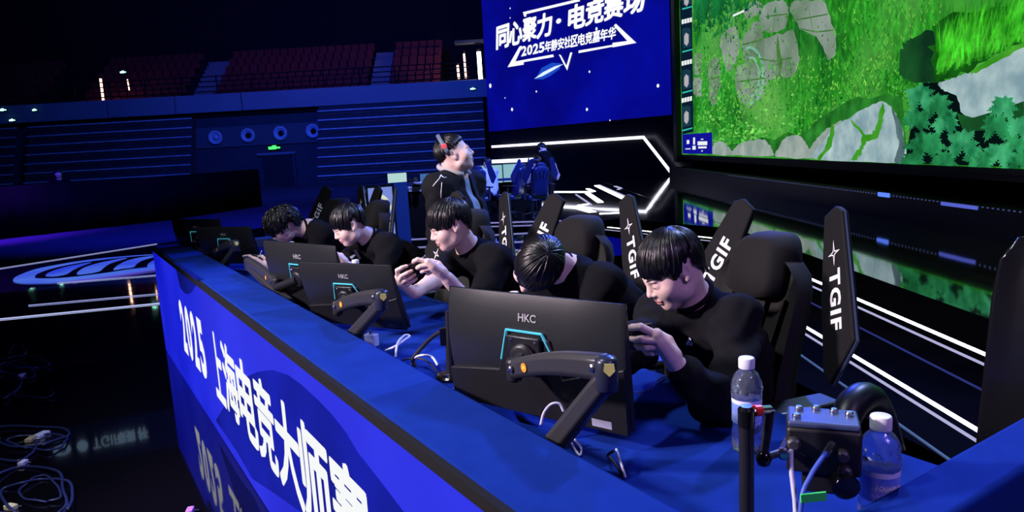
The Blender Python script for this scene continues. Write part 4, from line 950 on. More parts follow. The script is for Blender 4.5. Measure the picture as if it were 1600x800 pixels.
for r0_ in (.30, .44, .58):
    mb = MB(); N = 14; vs = []
    for k in range(N+1):
        g = math.radians(15+75*k/N); vs += [kpt(.32+r0_*math.cos(g)*1.05, .42+r0_*math.sin(g)*.75, .008), kpt(.32+(r0_+.085*math.sin(math.pi*(k+.5)/(N+1)))*math.cos(g)*1.05, .42+(r0_+.085*math.sin(math.pi*(k+.5)/(N+1)))*math.sin(g)*.75, .008)]
    mb.add(vs, [(2*k, 2*k+2, 2*k+3, 2*k+1) for k in range(N)]); mb.build('swoosh_logo', emis('display_cream', (.75, .8, .6), .9), e, fix=False)
# laptop table
TL, TR = aty(560, 303, 13.2), aty(705, 293, 12.6); tz = TR.z
e = empty('equipment_table', ((TL.x+TR.x)/2, 13, 0), 0, 'dark equipment table with a bright front edge behind the upright display', 'table')
MB().slab([Vector((TL.x, TL.y, tz)), Vector((TR.x, TR.y, tz)), Vector((TR.x+.2, TR.y+.9, tz)), Vector((TL.x+.2, TL.y+.9, tz))], (0, 0, -.05)).build('table_top', mat('table_top_lit', (.5, .5, .6), .4), e)  # white light on the table's edge put into a pale top
MB().slab([Vector((TL.x, TL.y+.02, tz-.05)), Vector((TR.x, TR.y+.02, tz-.05)), Vector((TR.x, TR.y+.02, .02)), Vector((TL.x, TL.y+.02, .02))], (0, .04, 0)).build('skirt', black_matte, e)
for p in (TL, TR): MB().box((p.x+.1, p.y+.7, tz/2), (.05, .05, tz-.1)).build('leg', black, e)
def laptop(xp, ypb, w_, h_, col, label, Y=12.9, yaw=.5):
    p = aty(xp, ypb, Y); e = empty('laptop', (p.x, p.y, tz), 0, label, 'laptop', 'laptops on the equipment table')
    u = Vector((math.cos(yaw), math.sin(yaw)*.4, 0)).normalized(); n_ = u.cross(UP)
    lean = (UP+(-n_)*-.18).normalized()
    o = Vector((p.x, p.y, tz+.02))
    MB().slab([o-u*w_/2, o+u*w_/2, o+u*w_/2+lean*h_, o-u*w_/2+lean*h_], -n_*.02).build('lid', black, e)
    MB().add([o-u*w_*.47+n_*.004+lean*h_*.06, o+u*w_*.47+n_*.004+lean*h_*.06, o+u*w_*.47+lean*h_*.95+n_*.004, o-u*w_*.47+lean*h_*.95+n_*.004], [(0, 1, 2, 3)]).build('screen', emis('laptop_'+label[:6], col, .9, True), e, fix=False)
    MB().slab([o-u*w_/2, o+u*w_/2, o+u*w_/2+n_*.25, o-u*w_/2+n_*.25], UP*-.015).build('keyboard', dark_grey, e)
    return e
laptop(622, 298, .36, .30, (.50, .75, .72), 'laptop with pale greenish screen on the equipment table left of the standing man')
laptop(672, 293, .36, .26, (.06, .16, .42), 'blue-lit laptop on the equipment table half behind the standing man')
p = aty(645, 294, 12.7); e = MB().lathe([(.06, 0), (.06, .01), (.012, .015), (.012, .15), (.05, .16), (.05, .19)], 16, (p.x, p.y, tz)).build('desk_lamp', black, smooth=False); recenter(e, (p.x, p.y, tz)); tag(e, 'small black lamp standing on the equipment table between the laptops', 'desk lamp')
MB().lathe([(.04, 0), (.045, .02)], 14, (p.x+.06, p.y, tz+.17), (.3, -1, .2)).build('lamp_head', steel, e)
p = aty(655, 290, 12.9); e = MB().box((p.x, p.y, tz+.06), (.25, .2, .12)).build('switch_box', mat('box_silver', (.4, .42, .55), .3, .3), bevel=.01); recenter(e, (p.x, p.y, tz)); tag(e, 'small silver box on the equipment table', 'box'); MB().box((p.x, p.y-.11, tz+.06), (.18, .01, .05)).build('panel', black, e)
# far team's desk
fd0 = aty(690, 330, 15.5); 
e = empty('far_competition_desk', (-.55, 16.6, 0), 0, 'dark desk of the other team with lit monitors at the back of the stage', 'desk')
FZ = .82
MB().box((-.75, 17.4, FZ-.03), (3.4, .7, .06), Matrix.Rotation(-.25, 3, 'Z')).build('table_top', mat('far_desk_blue', (.02, .03, .12), .6), e)
MB().box((-.85, 17.75, .42), (3.4, .06, .84), Matrix.Rotation(-.25, 3, 'Z')).build('front', black_matte, e)
for xp, yp, lb in ((768, 272, 'far monitor with a pale screen left of the player in white'), (802, 270, 'far monitor with a pale screen right of the player in white'), (722, 276, 'dim far monitor left of the blue chairs')):
    p = aty(xp, yp, 17.0); m_ = empty('far_monitor', (p.x, p.y, FZ), 0, lb, 'monitor', 'monitors of the other team')
    MB().box((p.x, p.y, p.z), (.58, .04, .46), Matrix.Rotation(-.2, 3, 'Z')).build('casing', black, m_)
    MB().box((p.x-.005, p.y-.024, p.z), (.54, .004, .42), Matrix.Rotation(-.2, 3, 'Z')).build('screen', emis('far_screen_on' if xp > 740 else 'far_screen_dim', (.28, .55, .62) if xp > 740 else (.05, .08, .3), .9, True), m_)
    MB().tube([(p.x, p.y+.02, FZ), (p.x, p.y+.02, p.z)], .03, 8).build('stand', black, m_)
Ff = Vector((-.55, .75, 0))
for (xp, lb, F_, Y) in ((744, 'far blue-lit gaming chair left of the player in white', Vector((-.3, 1, 0)), 15.4), (797, 'far gaming chair leaning behind the player in white', Vector((-.9, .5, 0)), 15.6), (838, 'far gaming chair beside the bowed man', Vector((-.4, 1, 0)), 15.2)):
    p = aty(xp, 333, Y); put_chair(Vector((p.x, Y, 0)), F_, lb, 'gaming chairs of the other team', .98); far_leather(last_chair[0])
# cable tangle on the left floor
cbl = mat('floor_cable', (.02, .03, .12), .35, spec=.6)
random.seed(11)
def floor_loop(cx, cy, rx, ry, turns, label, rr=.012, ph=0., op=1.):
    pts = []
    N = int(10*turns)
    for k in range(N+1):
        g = ph+op*2*math.pi*turns*k/N; f = 1+.16*math.sin(3.1*g+cx)
        x = cx+rx*f*math.cos(g)+k*.3; y = cy+ry*f*math.sin(g)
        p = atz(x, y, .014+.01*math.sin(5*g)); pts.append(p)
    return cable(pts, rr, cbl, label, smooth_n=5, group='loose cables on the left floor')
floor_loop(25, 548, 12, 9, 1.4, 'small coil of cable topmost on the left floor', .010)
floor_loop(30, 566, 45, 9, 1.2, 'flat cable loop reaching right below the topmost coil', .010, 1)
floor_loop(8, 600, 20, 20, 1.1, 'cable loop at the left edge above the middle tangle', .012, .4)
floor_loop(18, 580, 34, 14, .9, 'loose cable crossing the upper tangle', .009, 2.5)
floor_loop(55, 612, 32, 9, .45, 'single faint cable arc right of the upper tangle', .008, -.3)
floor_loop(40, 680, 62, 16, 1.1, 'long flat cable loop of the middle tangle', .012, .6)
floor_loop(60, 690, 45, 12, 1.2, 'tight cable loop by the small bright box', .010, 2)
floor_loop(10, 700, 50, 18, .8, 'cable sweeping out of the picture at the middle left', .012, -.6)
floor_loop(60, 780, 55, 34, 1.05, 'large cable loop in the lower left corner', .012, .2)
floor_loop(30, 770, 80, 40, .75, 'widest cable arc in the lower left corner', .012, -2.2)
floor_loop(62, 765, 30, 20, 1., 'inner cable loop in the lower left corner', .010, 1.2)
for (x, y, sx, lb, mm) in ((65, 679, .05, 'small bright adapter box on the floor beside the middle cable tangle', mat('adapter_pale', (.6, .7, .95), .3)),
        (48, 686, .04, 'small power strip with yellowish contacts in the middle cable tangle', mat('plug_yellow', (.5, .45, .25), .4)), (17, 792, .035, 'pale plug lying at the bottom left corner', mat('plug_pale', (.85, .8, .5), .4)),
        (34, 586, .03, 'small white plug in the upper cable tangle', mat('plug_white', (.7, .7, .95), .4)), (36, 723, .03, 'pale plug below the middle cable tangle', mat('plug_white', (.7, .7, .95), .4)),
        (297, 798, .03, 'small violet-lit plug on the floor at the bottom edge left of the desk', mat('plug_violet_lit', (.5, .2, .9), .4))):  # violet light on this plug put into its base colour
    p = atz(x, y, .012); o = MB().box((0, 0, 0), (sx*1.6, sx, .022), Matrix.Rotation(random.random()*3, 3, 'Z')).build('cable_adapter', mm, bevel=.003); o.location = p; tag(o, lb, 'adapter')
    ld = MB().tube([(sx*.6, 0, 0), (sx*1.2, .01, -.004)], .004, 6).build('lead', cbl); ld.parent = o
# hanging LED ribbon high over the hall: its mirror image shows in the glossy floor
rb = empty('hanging_led_ribbon', (-20, 30, 10), 0, 'dark hanging banner with small pale lit lettering, mirrored in the left floor', 'LED banner')
def mirror_at(x, y, dist):
    p = atz(x, y, 0); d_ = (p-CAM); d_.z = -d_.z; return p+d_*(dist/d_.length)
A, B = mirror_at(70, 692, 32), mirror_at(260, 684, 32)
ux = (B-A); ux.z = 0; ux.normalize(); nn = ux.cross(UP)
zc = (A.z+B.z)/2
if nn.dot(-A) < 0: nn = -nn
MB().slab([Vector((A.x, A.y, zc-.9)), Vector((B.x, B.y, zc-.9))+ux*2, Vector((B.x, B.y, zc+.9))+ux*2, Vector((A.x, A.y, zc+.9))], -nn*.1).build('panel', black_matte, rb)
rib = emis('ribbon_print', (.35, .55, .8), .5)
L_ = (B-A).length
for txt, f0, wd in (('◎', .05, .25), ('●', .24, .16), ('TGIF', .37, .38), ('联赛', .58, .25), ('杯', .75, .14)):
    text_mesh(txt, .3, rib, 'lettering', rb, Vector((A.x, A.y, zc-.25))+ux*(f0*L_)+nn*.01, ux, UP, .02, 0, width=wd*2.7, height=.55)
# ------------------------------------------------------------------ people: implicit surfaces meshed with surface nets
skin = mat('skin', (.80, .55, .47), .48, spec=.4, sss=.08, noise=(26, (.84, .59, .51)))
lip = mat('lip', (.62, .27, .25), .45)
hair_m = mat('black_hair', (.0045, .004, .005), .34, spec=.5)
tee_black = mat('black_tee', (.006, .006, .0075), .95, spec=.12, bump=(600, .25, .001))
sweat_black = mat('black_sweatshirt', (.009, .009, .011), .97, spec=.1, bump=(500, .3, .001))
trouser_m = mat('dark_trousers', (.012, .012, .016), .9, spec=.2)
shoe_m = mat('black_shoe', (.02, .02, .022), .6); shoe_w = mat('white_shoe', (.75, .75, .78), .5)
lash_m = mat('lash', (.012, .009, .008), .7)

def A3(v): return np.array(v[:], dtype=np.float32)
class Sdf:
    def __init__(s): s.p = []
    def cap(s, a, b, ra, rb=None, k=.02, cut=False): s.p.append(('c', A3(a), A3(b), ra, ra if rb is None else rb, k, cut)); return s
    def chain(s, pts, rs, k=.01):
        for i in range(len(pts)-1): s.cap(pts[i], pts[i+1], rs[i], rs[i+1], k)
        return s
    def ell(s, c, R, rad, k=.02, cut=False): s.p.append(('e', A3(c), np.array(R, dtype=np.float32), np.array(rad, dtype=np.float32), None, k, cut)); return s
    def bounds(s):
        lo = np.full(3, 1e9); hi = -lo
        for t, a, b, c, d, k, cut in s.p:
            if cut: continue
            if t == 'c': r = max(c, d); lo = np.minimum(lo, np.minimum(a, b)-r); hi = np.maximum(hi, np.maximum(a, b)+r)
            else: r = max(c); lo = np.minimum(lo, a-r); hi = np.maximum(hi, a+r)
        return lo, hi
    def grid(s, lo, hi, h, wr=0.):
        n = np.ceil((hi-lo)/h).astype(int)+1; vol = np.full(n, 9., np.float32)
        ax = [lo[i]+h*np.arange(n[i], dtype=np.float32) for i in range(3)]
        for t, a, b, c, d, k, cut in s.p:
            if t == 'c': r = max(c, d); l_, h_ = np.minimum(a, b)-r, np.maximum(a, b)+r
            else: r = max(c); l_, h_ = a-r, a+r
            mg = k*1.2+2.5*h
            i0 = np.clip(np.floor((l_-mg-lo)/h).astype(int), 0, n); i1 = np.clip(np.ceil((h_+mg-lo)/h).astype(int)+1, 0, n)
            if (i1 <= i0).any(): continue
            X = ax[0][i0[0]:i1[0], None, None]; Y = ax[1][None, i0[1]:i1[1], None]; Z = ax[2][None, None, i0[2]:i1[2]]
            if t == 'c':
                ba = b-a; L = float(ba@ba)+1e-12
                tt = np.clip(((X-a[0])*ba[0]+(Y-a[1])*ba[1]+(Z-a[2])*ba[2])/L, 0, 1)
                D = np.sqrt((X-a[0]-ba[0]*tt)**2+(Y-a[1]-ba[1]*tt)**2+(Z-a[2]-ba[2]*tt)**2)-(c+(d-c)*tt)
            else:
                dx, dy, dz = X-a[0], Y-a[1], Z-a[2]
                q = [(dx*b[0][j]+dy*b[1][j]+dz*b[2][j]) for j in range(3)]
                k0 = np.sqrt((q[0]/c[0])**2+(q[1]/c[1])**2+(q[2]/c[2])**2)+1e-6; k1 = np.sqrt((q[0]/c[0]**2)**2+(q[1]/c[1]**2)**2+(q[2]/c[2]**2)**2)+1e-6
                D = k0*(k0-1)/k1
            sl = tuple(slice(i0[i], i1[i]) for i in range(3)); v = vol[sl]
            if cut:
                e = np.maximum(k-np.abs(v+D), 0)/max(k, 1e-6); vol[sl] = np.maximum(v, -D)+e*e*k*.25
            else:
                e = np.maximum(k-np.abs(v-D), 0)/max(k, 1e-6); vol[sl] = np.minimum(v, D)-e*e*k*.25
        if wr:
            X, Y, Z = ax[0][:, None, None], ax[1][None, :, None], ax[2][None, None, :]
            w1 = np.sin(X*31+np.sin(Z*23)*1.3)*np.sin(Z*38+Y*17)+.7*np.sin(Y*44+X*12+np.sin(Z*40))*np.sin(Z*21-X*26)
            w1 = w1+.45*np.sin(Z*83+np.sin(X*29+Y*21)*2.2)*np.sin(X*47-Y*35+Z*12)
            vol += (wr*w1*(np.abs(vol) < .05)).astype(np.float32)
        return vol
def nets(vol, lo, h):
    s = vol < 0; nx, ny, nz = vol.shape
    c = np.zeros((nx-1, ny-1, nz-1), np.int8)
    for i in (0, 1):
        for j in (0, 1):
            for k in (0, 1): c += s[i:nx-1+i, j:ny-1+j, k:nz-1+k]
    mk = (c > 0) & (c < 8); idx = -np.ones(mk.shape, np.int64); cells = np.argwhere(mk); idx[mk] = np.arange(len(cells))
    pos = np.zeros((len(cells), 3), np.float64); cnt = np.zeros(len(cells))
    for ax_ in range(3):
        o = [a for a in range(3) if a != ax_]
        for u in (0, 1):
            for v in (0, 1):
                p = cells.copy(); p[:, o[0]] += u; p[:, o[1]] += v; q = p.copy(); q[:, ax_] += 1
                a = vol[p[:, 0], p[:, 1], p[:, 2]]; b = vol[q[:, 0], q[:, 1], q[:, 2]]; m_ = (a < 0) != (b < 0)
                t = np.where(m_, a/(a-b+1e-20), 0); pp = p.astype(float); pp[:, ax_] += t
                pos[m_] += pp[m_]; cnt[m_] += 1
    pos = lo+h*pos/cnt[:, None]
    F = []
    for ax_ in range(3):
        o = [(ax_+1) % 3, (ax_+2) % 3]
        sl0 = [slice(None)]*3; sl1 = [slice(None)]*3; sl0[ax_] = slice(0, -1); sl1[ax_] = slice(1, None)
        a = s[tuple(sl0)]; b = s[tuple(sl1)]; e = np.argwhere(a != b)
        e = e[(e[:, o[0]] > 0) & (e[:, o[1]] > 0) & (e[:, o[0]] < vol.shape[o[0]]-1) & (e[:, o[1]] < vol.shape[o[1]]-1)]
        if not len(e): continue
        inside = s[e[:, 0], e[:, 1], e[:, 2]]
        def cell(d0, d1): p = e.copy(); p[:, o[0]] += d0; p[:, o[1]] += d1; return idx[p[:, 0], p[:, 1], p[:, 2]]
        q = np.stack([cell(-1, -1), cell(0, -1), cell(0, 0), cell(-1, 0)], 1); q[~inside] = q[~inside][:, ::-1]
        F.append(q)
    return pos, np.concatenate(F) if F else np.zeros((0, 4), int)
def mesh_from(name, parts, m, parent=None, origin=None):
    V = []; Fs = []; n = 0
    for v, f in parts: V.append(v); Fs.append(f+n); n += len(v)
    V = np.concatenate(V); Fs = np.concatenate(Fs)
    if origin is not None: V = V-np.array(origin[:])
    me = bpy.data.meshes.new(name); me.vertices.add(len(V)); me.vertices.foreach_set('co', V.astype(np.float32).ravel())
    me.loops.add(Fs.size); me.loops.foreach_set('vertex_index', Fs.ravel().astype(np.int32)); me.polygons.add(len(Fs))
    me.polygons.foreach_set('loop_start', np.arange(0, Fs.size, 4, dtype=np.int32)); me.polygons.foreach_set('use_smooth', np.ones(len(Fs), bool))
    me.update(calc_edges=True); me.validate(); me.materials.append(m)
    o = bpy.data.objects.new(name, me); COL.objects.link(o)
    if origin is not None: o.location = origin
    if parent: o.parent = parent; o.matrix_parent_inverse = parent.matrix_basis.inverted()
    return o
def polyg(sdf, h, lo=None, hi=None, wr=0.):
    l, u = sdf.bounds(); l = l-3*h; u = u+3*h
    if lo is not None: l = np.maximum(l, lo)
    if hi is not None: u = np.minimum(u, hi)
    return nets(sdf.grid(l.astype(np.float32), u.astype(np.float32), h, wr), l, h)

class Frame:      # a head or phone frame: origin, right x, forward y, up z
    def __init__(s, o, fwd, up, roll=0., sc=1.):
        s.o = Vector(o); s.y = Vector(fwd).normalized(); x = s.y.cross(Vector(up)).normalized(); z = x.cross(s.y)
        s.x = x*math.cos(roll)+z*math.sin(roll); s.z = s.x.cross(s.y); s.sc = sc
        s.R = np.array([[s.x[i], s.y[i], s.z[i]] for i in range(3)])
    def __call__(s, x, y, z): return s.o+(s.x*x+s.y*y+s.z*z)*s.sc
def head_sdf(S, H, fat=0., earless=False):
    c = H.sc; R = H.R
    def E(x, y, z, a, b, d, k, cut=False): S.ell(H(x, y, z), R, (a*c, b*c, d*c), k*c, cut)
    E(0, -.012, .030, .075, .094, .086, .02)
    E(0, .028, -.035, .060+fat*.6, .064, .078, .03)
    E(0, .064, -.094, .020+fat*.5, .020, .018, .035)
    for s in (-1, 1):
        E(s*.046, .012, -.066, .022+fat, .028, .026, .03)
        E(s*.036, .058, -.030, .026+fat*.5, .026, .026, .03)
        E(s*.020, .086, .014, .022, .010, .009, .018)
    for s in (-1, 1): E(s*.031, .103, -.004, .017, .017, .011, .012, True)
    for s in (-1, 1): E(s*.031, .079, -.006, .0145, .0125, .0115, .006)
    S.cap(H(0, .086, .006), H(0, .104, -.030), .0085*c, .0115*c, .012*c)
    for s in (-1, 1): E(s*.0115, .094, -.035, .0085, .0105, .0075, .006)
    E(0, .086, -.052, .016, .010, .012, .014)
    E(0, .0905, -.0605, .0205, .0085, .0055, .006); E(0, .0885, -.0705, .0175, .0085, .0065, .006)
    E(0, .1005, -.0655, .021, .006, .0014, .004, True)
    for s in (-1, 1):
        S.cap(H(s*.070, .006, -.004), H(s*.076, -.006, .004), .012*c, .012*c, .01*c)
        E(s*.080, -.008, .0, .0085, .018, .031, .006); E(s*.080, .0, -.024, .0075, .011, .012, .006)
        E(s*.089, -.002, .003, .006, .0095, .017, .004, True)
def hand_pts(P, s):   # joints of a hand gripping a phone held landscape; P maps phone (x, y, z): z towards the face, s = +1 right hand
    L = {}
    L['w'] = (.098, -.092, -.020)
    L['palm'] = [(.098, -.045, -.026), (.092, -.012, -.028)]
    L['f'] = [[(.088, .018, -.024), (.060, .052, -.026), (.036, .050, -.020), (.020, .041, -.010)],
              [(.093, .003, -.031), (.056, .024, -.040), (.030, .018, -.028), (.016, .010, -.014)],
              [(.093, -.014, -.032), (.057, -.002, -.042), (.033, -.008, -.030), (.020, -.014, -.014)],
              [(.091, -.030, -.029), (.062, -.026, -.038), (.044, -.032, -.028), (.032, -.037, -.012)]]
    L['t'] = [(.104, -.062, -.014), (.094, -.036, .012), (.070, -.014, .022), (.044, .000, .015)]
    f = lambda q: P(q[0]*s, q[1], q[2])
    return f(L['w']), [f(q) for q in L['palm']], [[f(q) for q in r] for r in L['f']], [f(q) for q in L['t']]
def hand_sdf(S, pts, c=1.):
    wr_, palm, fing, th = pts
    for r in fing: S.cap(wr_.lerp(r[0], .25), r[0], .017*c, .0115*c, .012*c)
    S.cap(palm[0], palm[1], .017*c, .016*c, .012*c); S.cap(palm[1], fing[0][0], .014*c, .012*c, .01*c); S.cap(fing[3][0], fing[0][0], .0115*c, .0115*c, .008*c)
    for r, b in zip(fing, (.0095, .0098, .0092, .0080)): S.chain(r, [b*1.06*c, b*c, b*.9*c, b*.76*c], .0022*c)
    S.cap(palm[0].lerp(wr_, .3), th[0], .017*c, .0165*c, .012*c); S.chain(th, [.0165*c, .0125*c, .0108*c, .0085*c], .004*c)
def ik(a, b, l1, l2, pole):
    d = b-a; L = min(d.length, (l1+l2)*.995); t = d.normalized(); x = (l1*l1-l2*l2+L*L)/(2*L); h = math.sqrt(max(l1*l1-x*x, 0))
    p = pole-t*pole.dot(t); return a+t*x+p.normalized()*h
def hair_mesh(H, style):
    """cap plus a few hundred tapered locks combed down from the crown"""
    rnd = random.Random(style.get('seed', 1)); mb = MB()
    C = (0, -.012, .032); RA = style.get('rad', (.083, .103, .096)); crown = Vector((.0, -.38, .92)).normalized()
    def ev(phi):   # lowest elevation of the hairline at azimuth phi (0 = face forward)
        a = abs((phi+math.pi) % (2*math.pi)-math.pi); pts = style['line']
        for (a0, e0), (a1, e1) in zip(pts[:-1], pts[1:]):
            if a <= a1: return e0+(e1-e0)*(a-a0)/(a1-a0)
        return pts[-1][1]
    def E(phi, de=0.):
        e = ev(phi)+de; return Vector((math.sin(phi)*math.cos(e), math.cos(phi)*math.cos(e), math.sin(e)))
    def pt(dirv, f): 
        q = [C[0]+dirv.x*RA[0]*f, C[1]+dirv.y*RA[1]*f, C[2]+dirv.z*RA[2]*f]
        if dirv.z < -.35 and dirv.y < -.2:      # the nape: follow the neck down instead of curling under
            k_ = min(1, (-.35-dirv.z)/.4); q[1] = q[1]*(1-k_)+min(q[1], -.087-.06*(f-1))*k_; q[2] -= .012*k_
        return H(*q)
    def path(phi, t, de=0.): 
        e = E(phi, de); w_ = math.acos(max(-1, min(1, crown.dot(e)))); sw = math.sin(w_)
        return (crown*(math.sin((1-t)*w_)/sw)+e*(math.sin(t*w_)/sw)).normalized()
    N, Mn = 56, 14; rings = []
    for j in range(Mn+1): rings.append([pt(path(2*math.pi*i/N, max(j/Mn*style.get('capend', .90), .004)), 1.0-.03*(j/Mn)**3) for i in range(N)])
    mb.loft(rings, caps=False)
    ncl = style.get('clumps', 90); cls = [(-math.pi+2*math.pi*(i+rnd.random()*.7)/ncl, rnd.gauss(0, style.get('rag', .07)), rnd.uniform(0, 1)) for i in range(ncl)]
    vol = style.get('vol', .03); curl = style.get('curl', 0.); wl_ = style.get('w', .0058)
    for k in range(style.get('n', 620)):
        ci = rnd.randrange(ncl); cc, cde, clf = cls[ci]; phi = cc+rnd.gauss(0, 2.6/ncl); t0 = rnd.random()**.7*.8; de = cde-.02+rnd.gauss(0, .035); lift = vol*(.1+.6*clf+.3*rnd.random())
        dphi = (cc-phi)*.75+rnd.gauss(0, .03)+style.get('sweep', 0.)*math.cos(phi/2)**2; n = 7; pts = []; ph = rnd.uniform(0, 6.28)
        cl = rnd.uniform(.5, 1)*curl
        for i in range(n+1):
            u = i/n; t = t0+(1.0-t0)*u
            dv = path(phi+dphi*u, t, de)
            f = 1+lift*(.4+.9*math.sin(math.pi*min(u*.9, 1)))-.045*u**3*(1-max(0, math.cos(phi)))+style.get('flare', .03)*u*u*max(0, math.cos(phi))
            p = pt(dv, f)
            if curl: p = p+H.x*(cl*math.sin(ph+u*9))+H.z*(cl*.8*math.cos(ph*1.7+u*8))+H.y*(cl*.6*math.sin(ph*.6+u*7))
            pts.append(p)
        w0 = wl_*rnd.uniform(.7, 1.4)*H.sc
        r = [w0*(.55+.45*math.sin(math.pi*min(1, .15+u_*.75))) * (1 if u_ < .75 else (1-u_)/.25+.06) for u_ in [i/n for i in range(n+1)]]
        mb.tube(pts, r, 5, False)
    return mb
STRAIGHT = dict(line=[(0, -.06), (.6, -.12), (.95, -.36), (1.2, -.42), (1.42, -.02), (1.75, .0), (2.05, -.70), (math.pi, -1.02)])
def face_bits(o, H, brow=True):
    for s in (-1, 1):
        P = [H(s*(.016+.030*u), .0925-.013*u*u, -.0095-.003*math.sin(math.pi*u)) for u in (0, .25, .5, .75, 1)]
        MB().tube(P, [.0006, .0014, .0017, .0015, .0007], 6).build('eyelash', lash_m, o, smooth=True)
        if brow:
            P = [H(s*(.012+.036*u), .0985-.016*u*u, .0175+.006*math.sin(math.pi*u*.8)) for u in (0, .3, .6, 1)]
            MB().tube(P, [.0016, .0026, .0022, .0008], 6).build('eyebrow', lash_m, o, smooth=True)
def person(label, pelvis, chest, neck, H, hands, shoulder_w=.19, shirt=tee_black, shirt_name='t_shirt', sleeve='short', fat=0., hair=STRAIGHT, knees=None, feet=None,
           res=.006, hres=.003, hand_c=1., trousers=trouser_m, shoes=shoe_m, wr=.0035, phone=None, bulk=1., facing=None, jacket=None, elbow_pole=None, out=.25, group=None):
    pelvis, chest, neck = Vector(pelvis), Vector(chest), Vector(neck)
    F = Vector(facing).normalized(); rt = F.cross(UP).normalized(); spine = (neck-chest).normalized(); b = bulk
    front = rt.cross(spine) if rt.cross(spine).dot(F) < 0 else rt.cross(spine)
    front = (UP.cross(rt)); front = (front-spine*front.dot(spine)).normalized()
    sh = {s: neck-spine*.045+rt*(s*shoulder_w) for s in (-1, 1)}
    hp = {s: pelvis+rt*(s*.09) for s in (-1, 1)}
    # legs
    if knees is None: knees = {s: hp[s]+F*.43+rt*(s*.05)-UP*.02 for s in (-1, 1)}
    if feet is None: feet = {s: Vector((knees[s].x, knees[s].y, .07))+F*.02 for s in (-1, 1)}
    # arms
    arms = {}
    for s in (-1, 1):
        w_ = hands[s][0] if isinstance(hands[s], tuple) else hands[s]
        pole = (elbow_pole or (-UP*1.0-F*.2))+rt*(s*out)
        arms[s] = (sh[s], ik(sh[s], w_, .285, .255, pole), w_)
    S = Sdf()
    S.cap(hp[-1], hp[1], .10, .10, .05); S.cap(pelvis, chest, .11, .12, .06); S.cap(chest-rt*.06, chest+rt*.06, .105, .105, .06); S.cap(sh[-1].lerp(neck, .25), sh[1].lerp(neck, .25), .05, .05, .05)
    for s in (-1, 1):
        S.cap(hp[s], knees[s], .075, .052, .04); S.cap(knees[s], feet[s], .05, .036, .02); S.cap(feet[s]-UP*.02, feet[s]-UP*.03+F*.12, .03, .025, .02)
        a, e, w_ = arms[s]; S.cap(neck-spine*.03, a, .045, .048, .05); S.cap(a, e, .047, .037, .03)
    body_coarse = polyg(S, .011)
    S2 = Sdf(); head_sdf(S2, H, fat)
    nb = H(0, -.028, -.045)
    S2.cap(nb, neck+front*.012, (.053+fat)*H.sc, (.060+fat)*H.sc, .02); S2.cap(neck, neck.lerp(sh[1], .4), .050, .03, .05); S2.cap(neck, neck.lerp(sh[-1], .4), .050, .03, .05)
    parts = [body_coarse, polyg(S2, hres)]
    for s in (-1, 1):
        S3 = Sdf(); a, e, w_ = arms[s]
        m_ = e.lerp(w_, .3)
        S3.cap(e, m_, .039*hand_c, .038*hand_c, .02); S3.cap(m_, e.lerp(w_, .93), .038*hand_c, .0245*hand_c, .02); S3.cap(e.lerp(w_, .85), w_, .0255*hand_c, .0235*hand_c, .015)
        if isinstance(hands[s], tuple): hand_sdf(S3, hands[s], hand_c)
        else:
            fd = (w_-e).normalized(); sd = fd.cross(rt).normalized(); r_ = fd.cross(sd)
            fp = []
            for q, ln in zip((-1.5, -.5, .5, 1.5), (.070, .078, .072, .056)):
                k0 = w_+fd*.085+sd*(q*.019); k1 = k0+fd*ln*.45+F*.010; k2 = k1+fd*ln*.3+F*.018; k3 = k2+fd*ln*.2+F*.018; fp.append([k0, k1, k2, k3])
            th = [w_+fd*.03-sd*.022, w_+fd*.055-sd*.045+F*.012, w_+fd*.085-sd*.05+F*.022, w_+fd*.105-sd*.045+F*.026]
            hand_sdf(S3, (w_, [w_+fd*.03, w_+fd*.06], fp, th), hand_c)
        parts.append(polyg(S3, max(hres*.85, .0024)))
    base = Vector((pelvis.x, pelvis.y, 0))
    o = mesh_from('person', parts, skin, None, base); tag(o, label, 'person', group)
    # lips get their own colour
    o.data.materials.append(lip)
    co = np.zeros(len(o.data.polygons)*3); o.data.polygons.foreach_get('center', co); co = co.reshape(-1, 3)+np.array(base[:])
    l_ = (co-np.array(H.o[:]))@H.R/H.sc
    mm = (np.abs(l_[:, 0]) < .021) & (l_[:, 1] > .087) & (l_[:, 2] < -.0545+.0) & (l_[:, 2] > -.0775) & ((l_[:, 0]/.021)**2+((l_[:, 2]+.066)/.0115)**2 < 1)
    o.data.polygons.foreach_set('material_index', mm.astype(np.int32))
    # clothes
    T = Sdf(); bw = .10*b
    T.cap(pelvis-rt*.06+spine*.02, chest-rt*.07, .115*b, .122*b, .06); T.cap(pelvis+rt*.06+spine*.02, chest+rt*.07, .115*b, .122*b, .06); T.cap(pelvis, chest+front*.02, .12*b, .13*b, .06)
    T.cap(sh[-1].lerp(neck, .15), sh[1].lerp(neck, .15), .058*b, .058*b, .07); T.cap(chest, neck-spine*.05, .12*b, .085*b, .06)
    for s in (-1, 1): T.cap(neck-spine*.032+rt*(s*.03), sh[s].lerp(neck, .3), .052, .06*b, .04)
    for s in (-1, 1):
        a, e, w_ = arms[s]
        if sleeve == 'short':
            T.cap(a, a.lerp(e, .55), .064*b, .062*b, .06); T.cap(a.lerp(e, .5), a.lerp(e, .9), .062*b, .066*b, .01)
        else:
            T.cap(a, e, .064*b, .056*b, .06); T.cap(e, e.lerp(w_, .45), .057*b, .053*b, .03); T.cap(e.lerp(w_, .45), e.lerp(w_, .80), .053*b, .046*b, .02); T.cap(e.lerp(w_, .78), e.lerp(w_, .93), .043*b, .035*b, .008)
    # neck opening
    nd = (nb-neck).normalized(); c0 = neck+nd*.020+front*.006
    T.cap(c0+nd*.062, c0+nd*.15, .066+fat, .074+fat, .012, True)
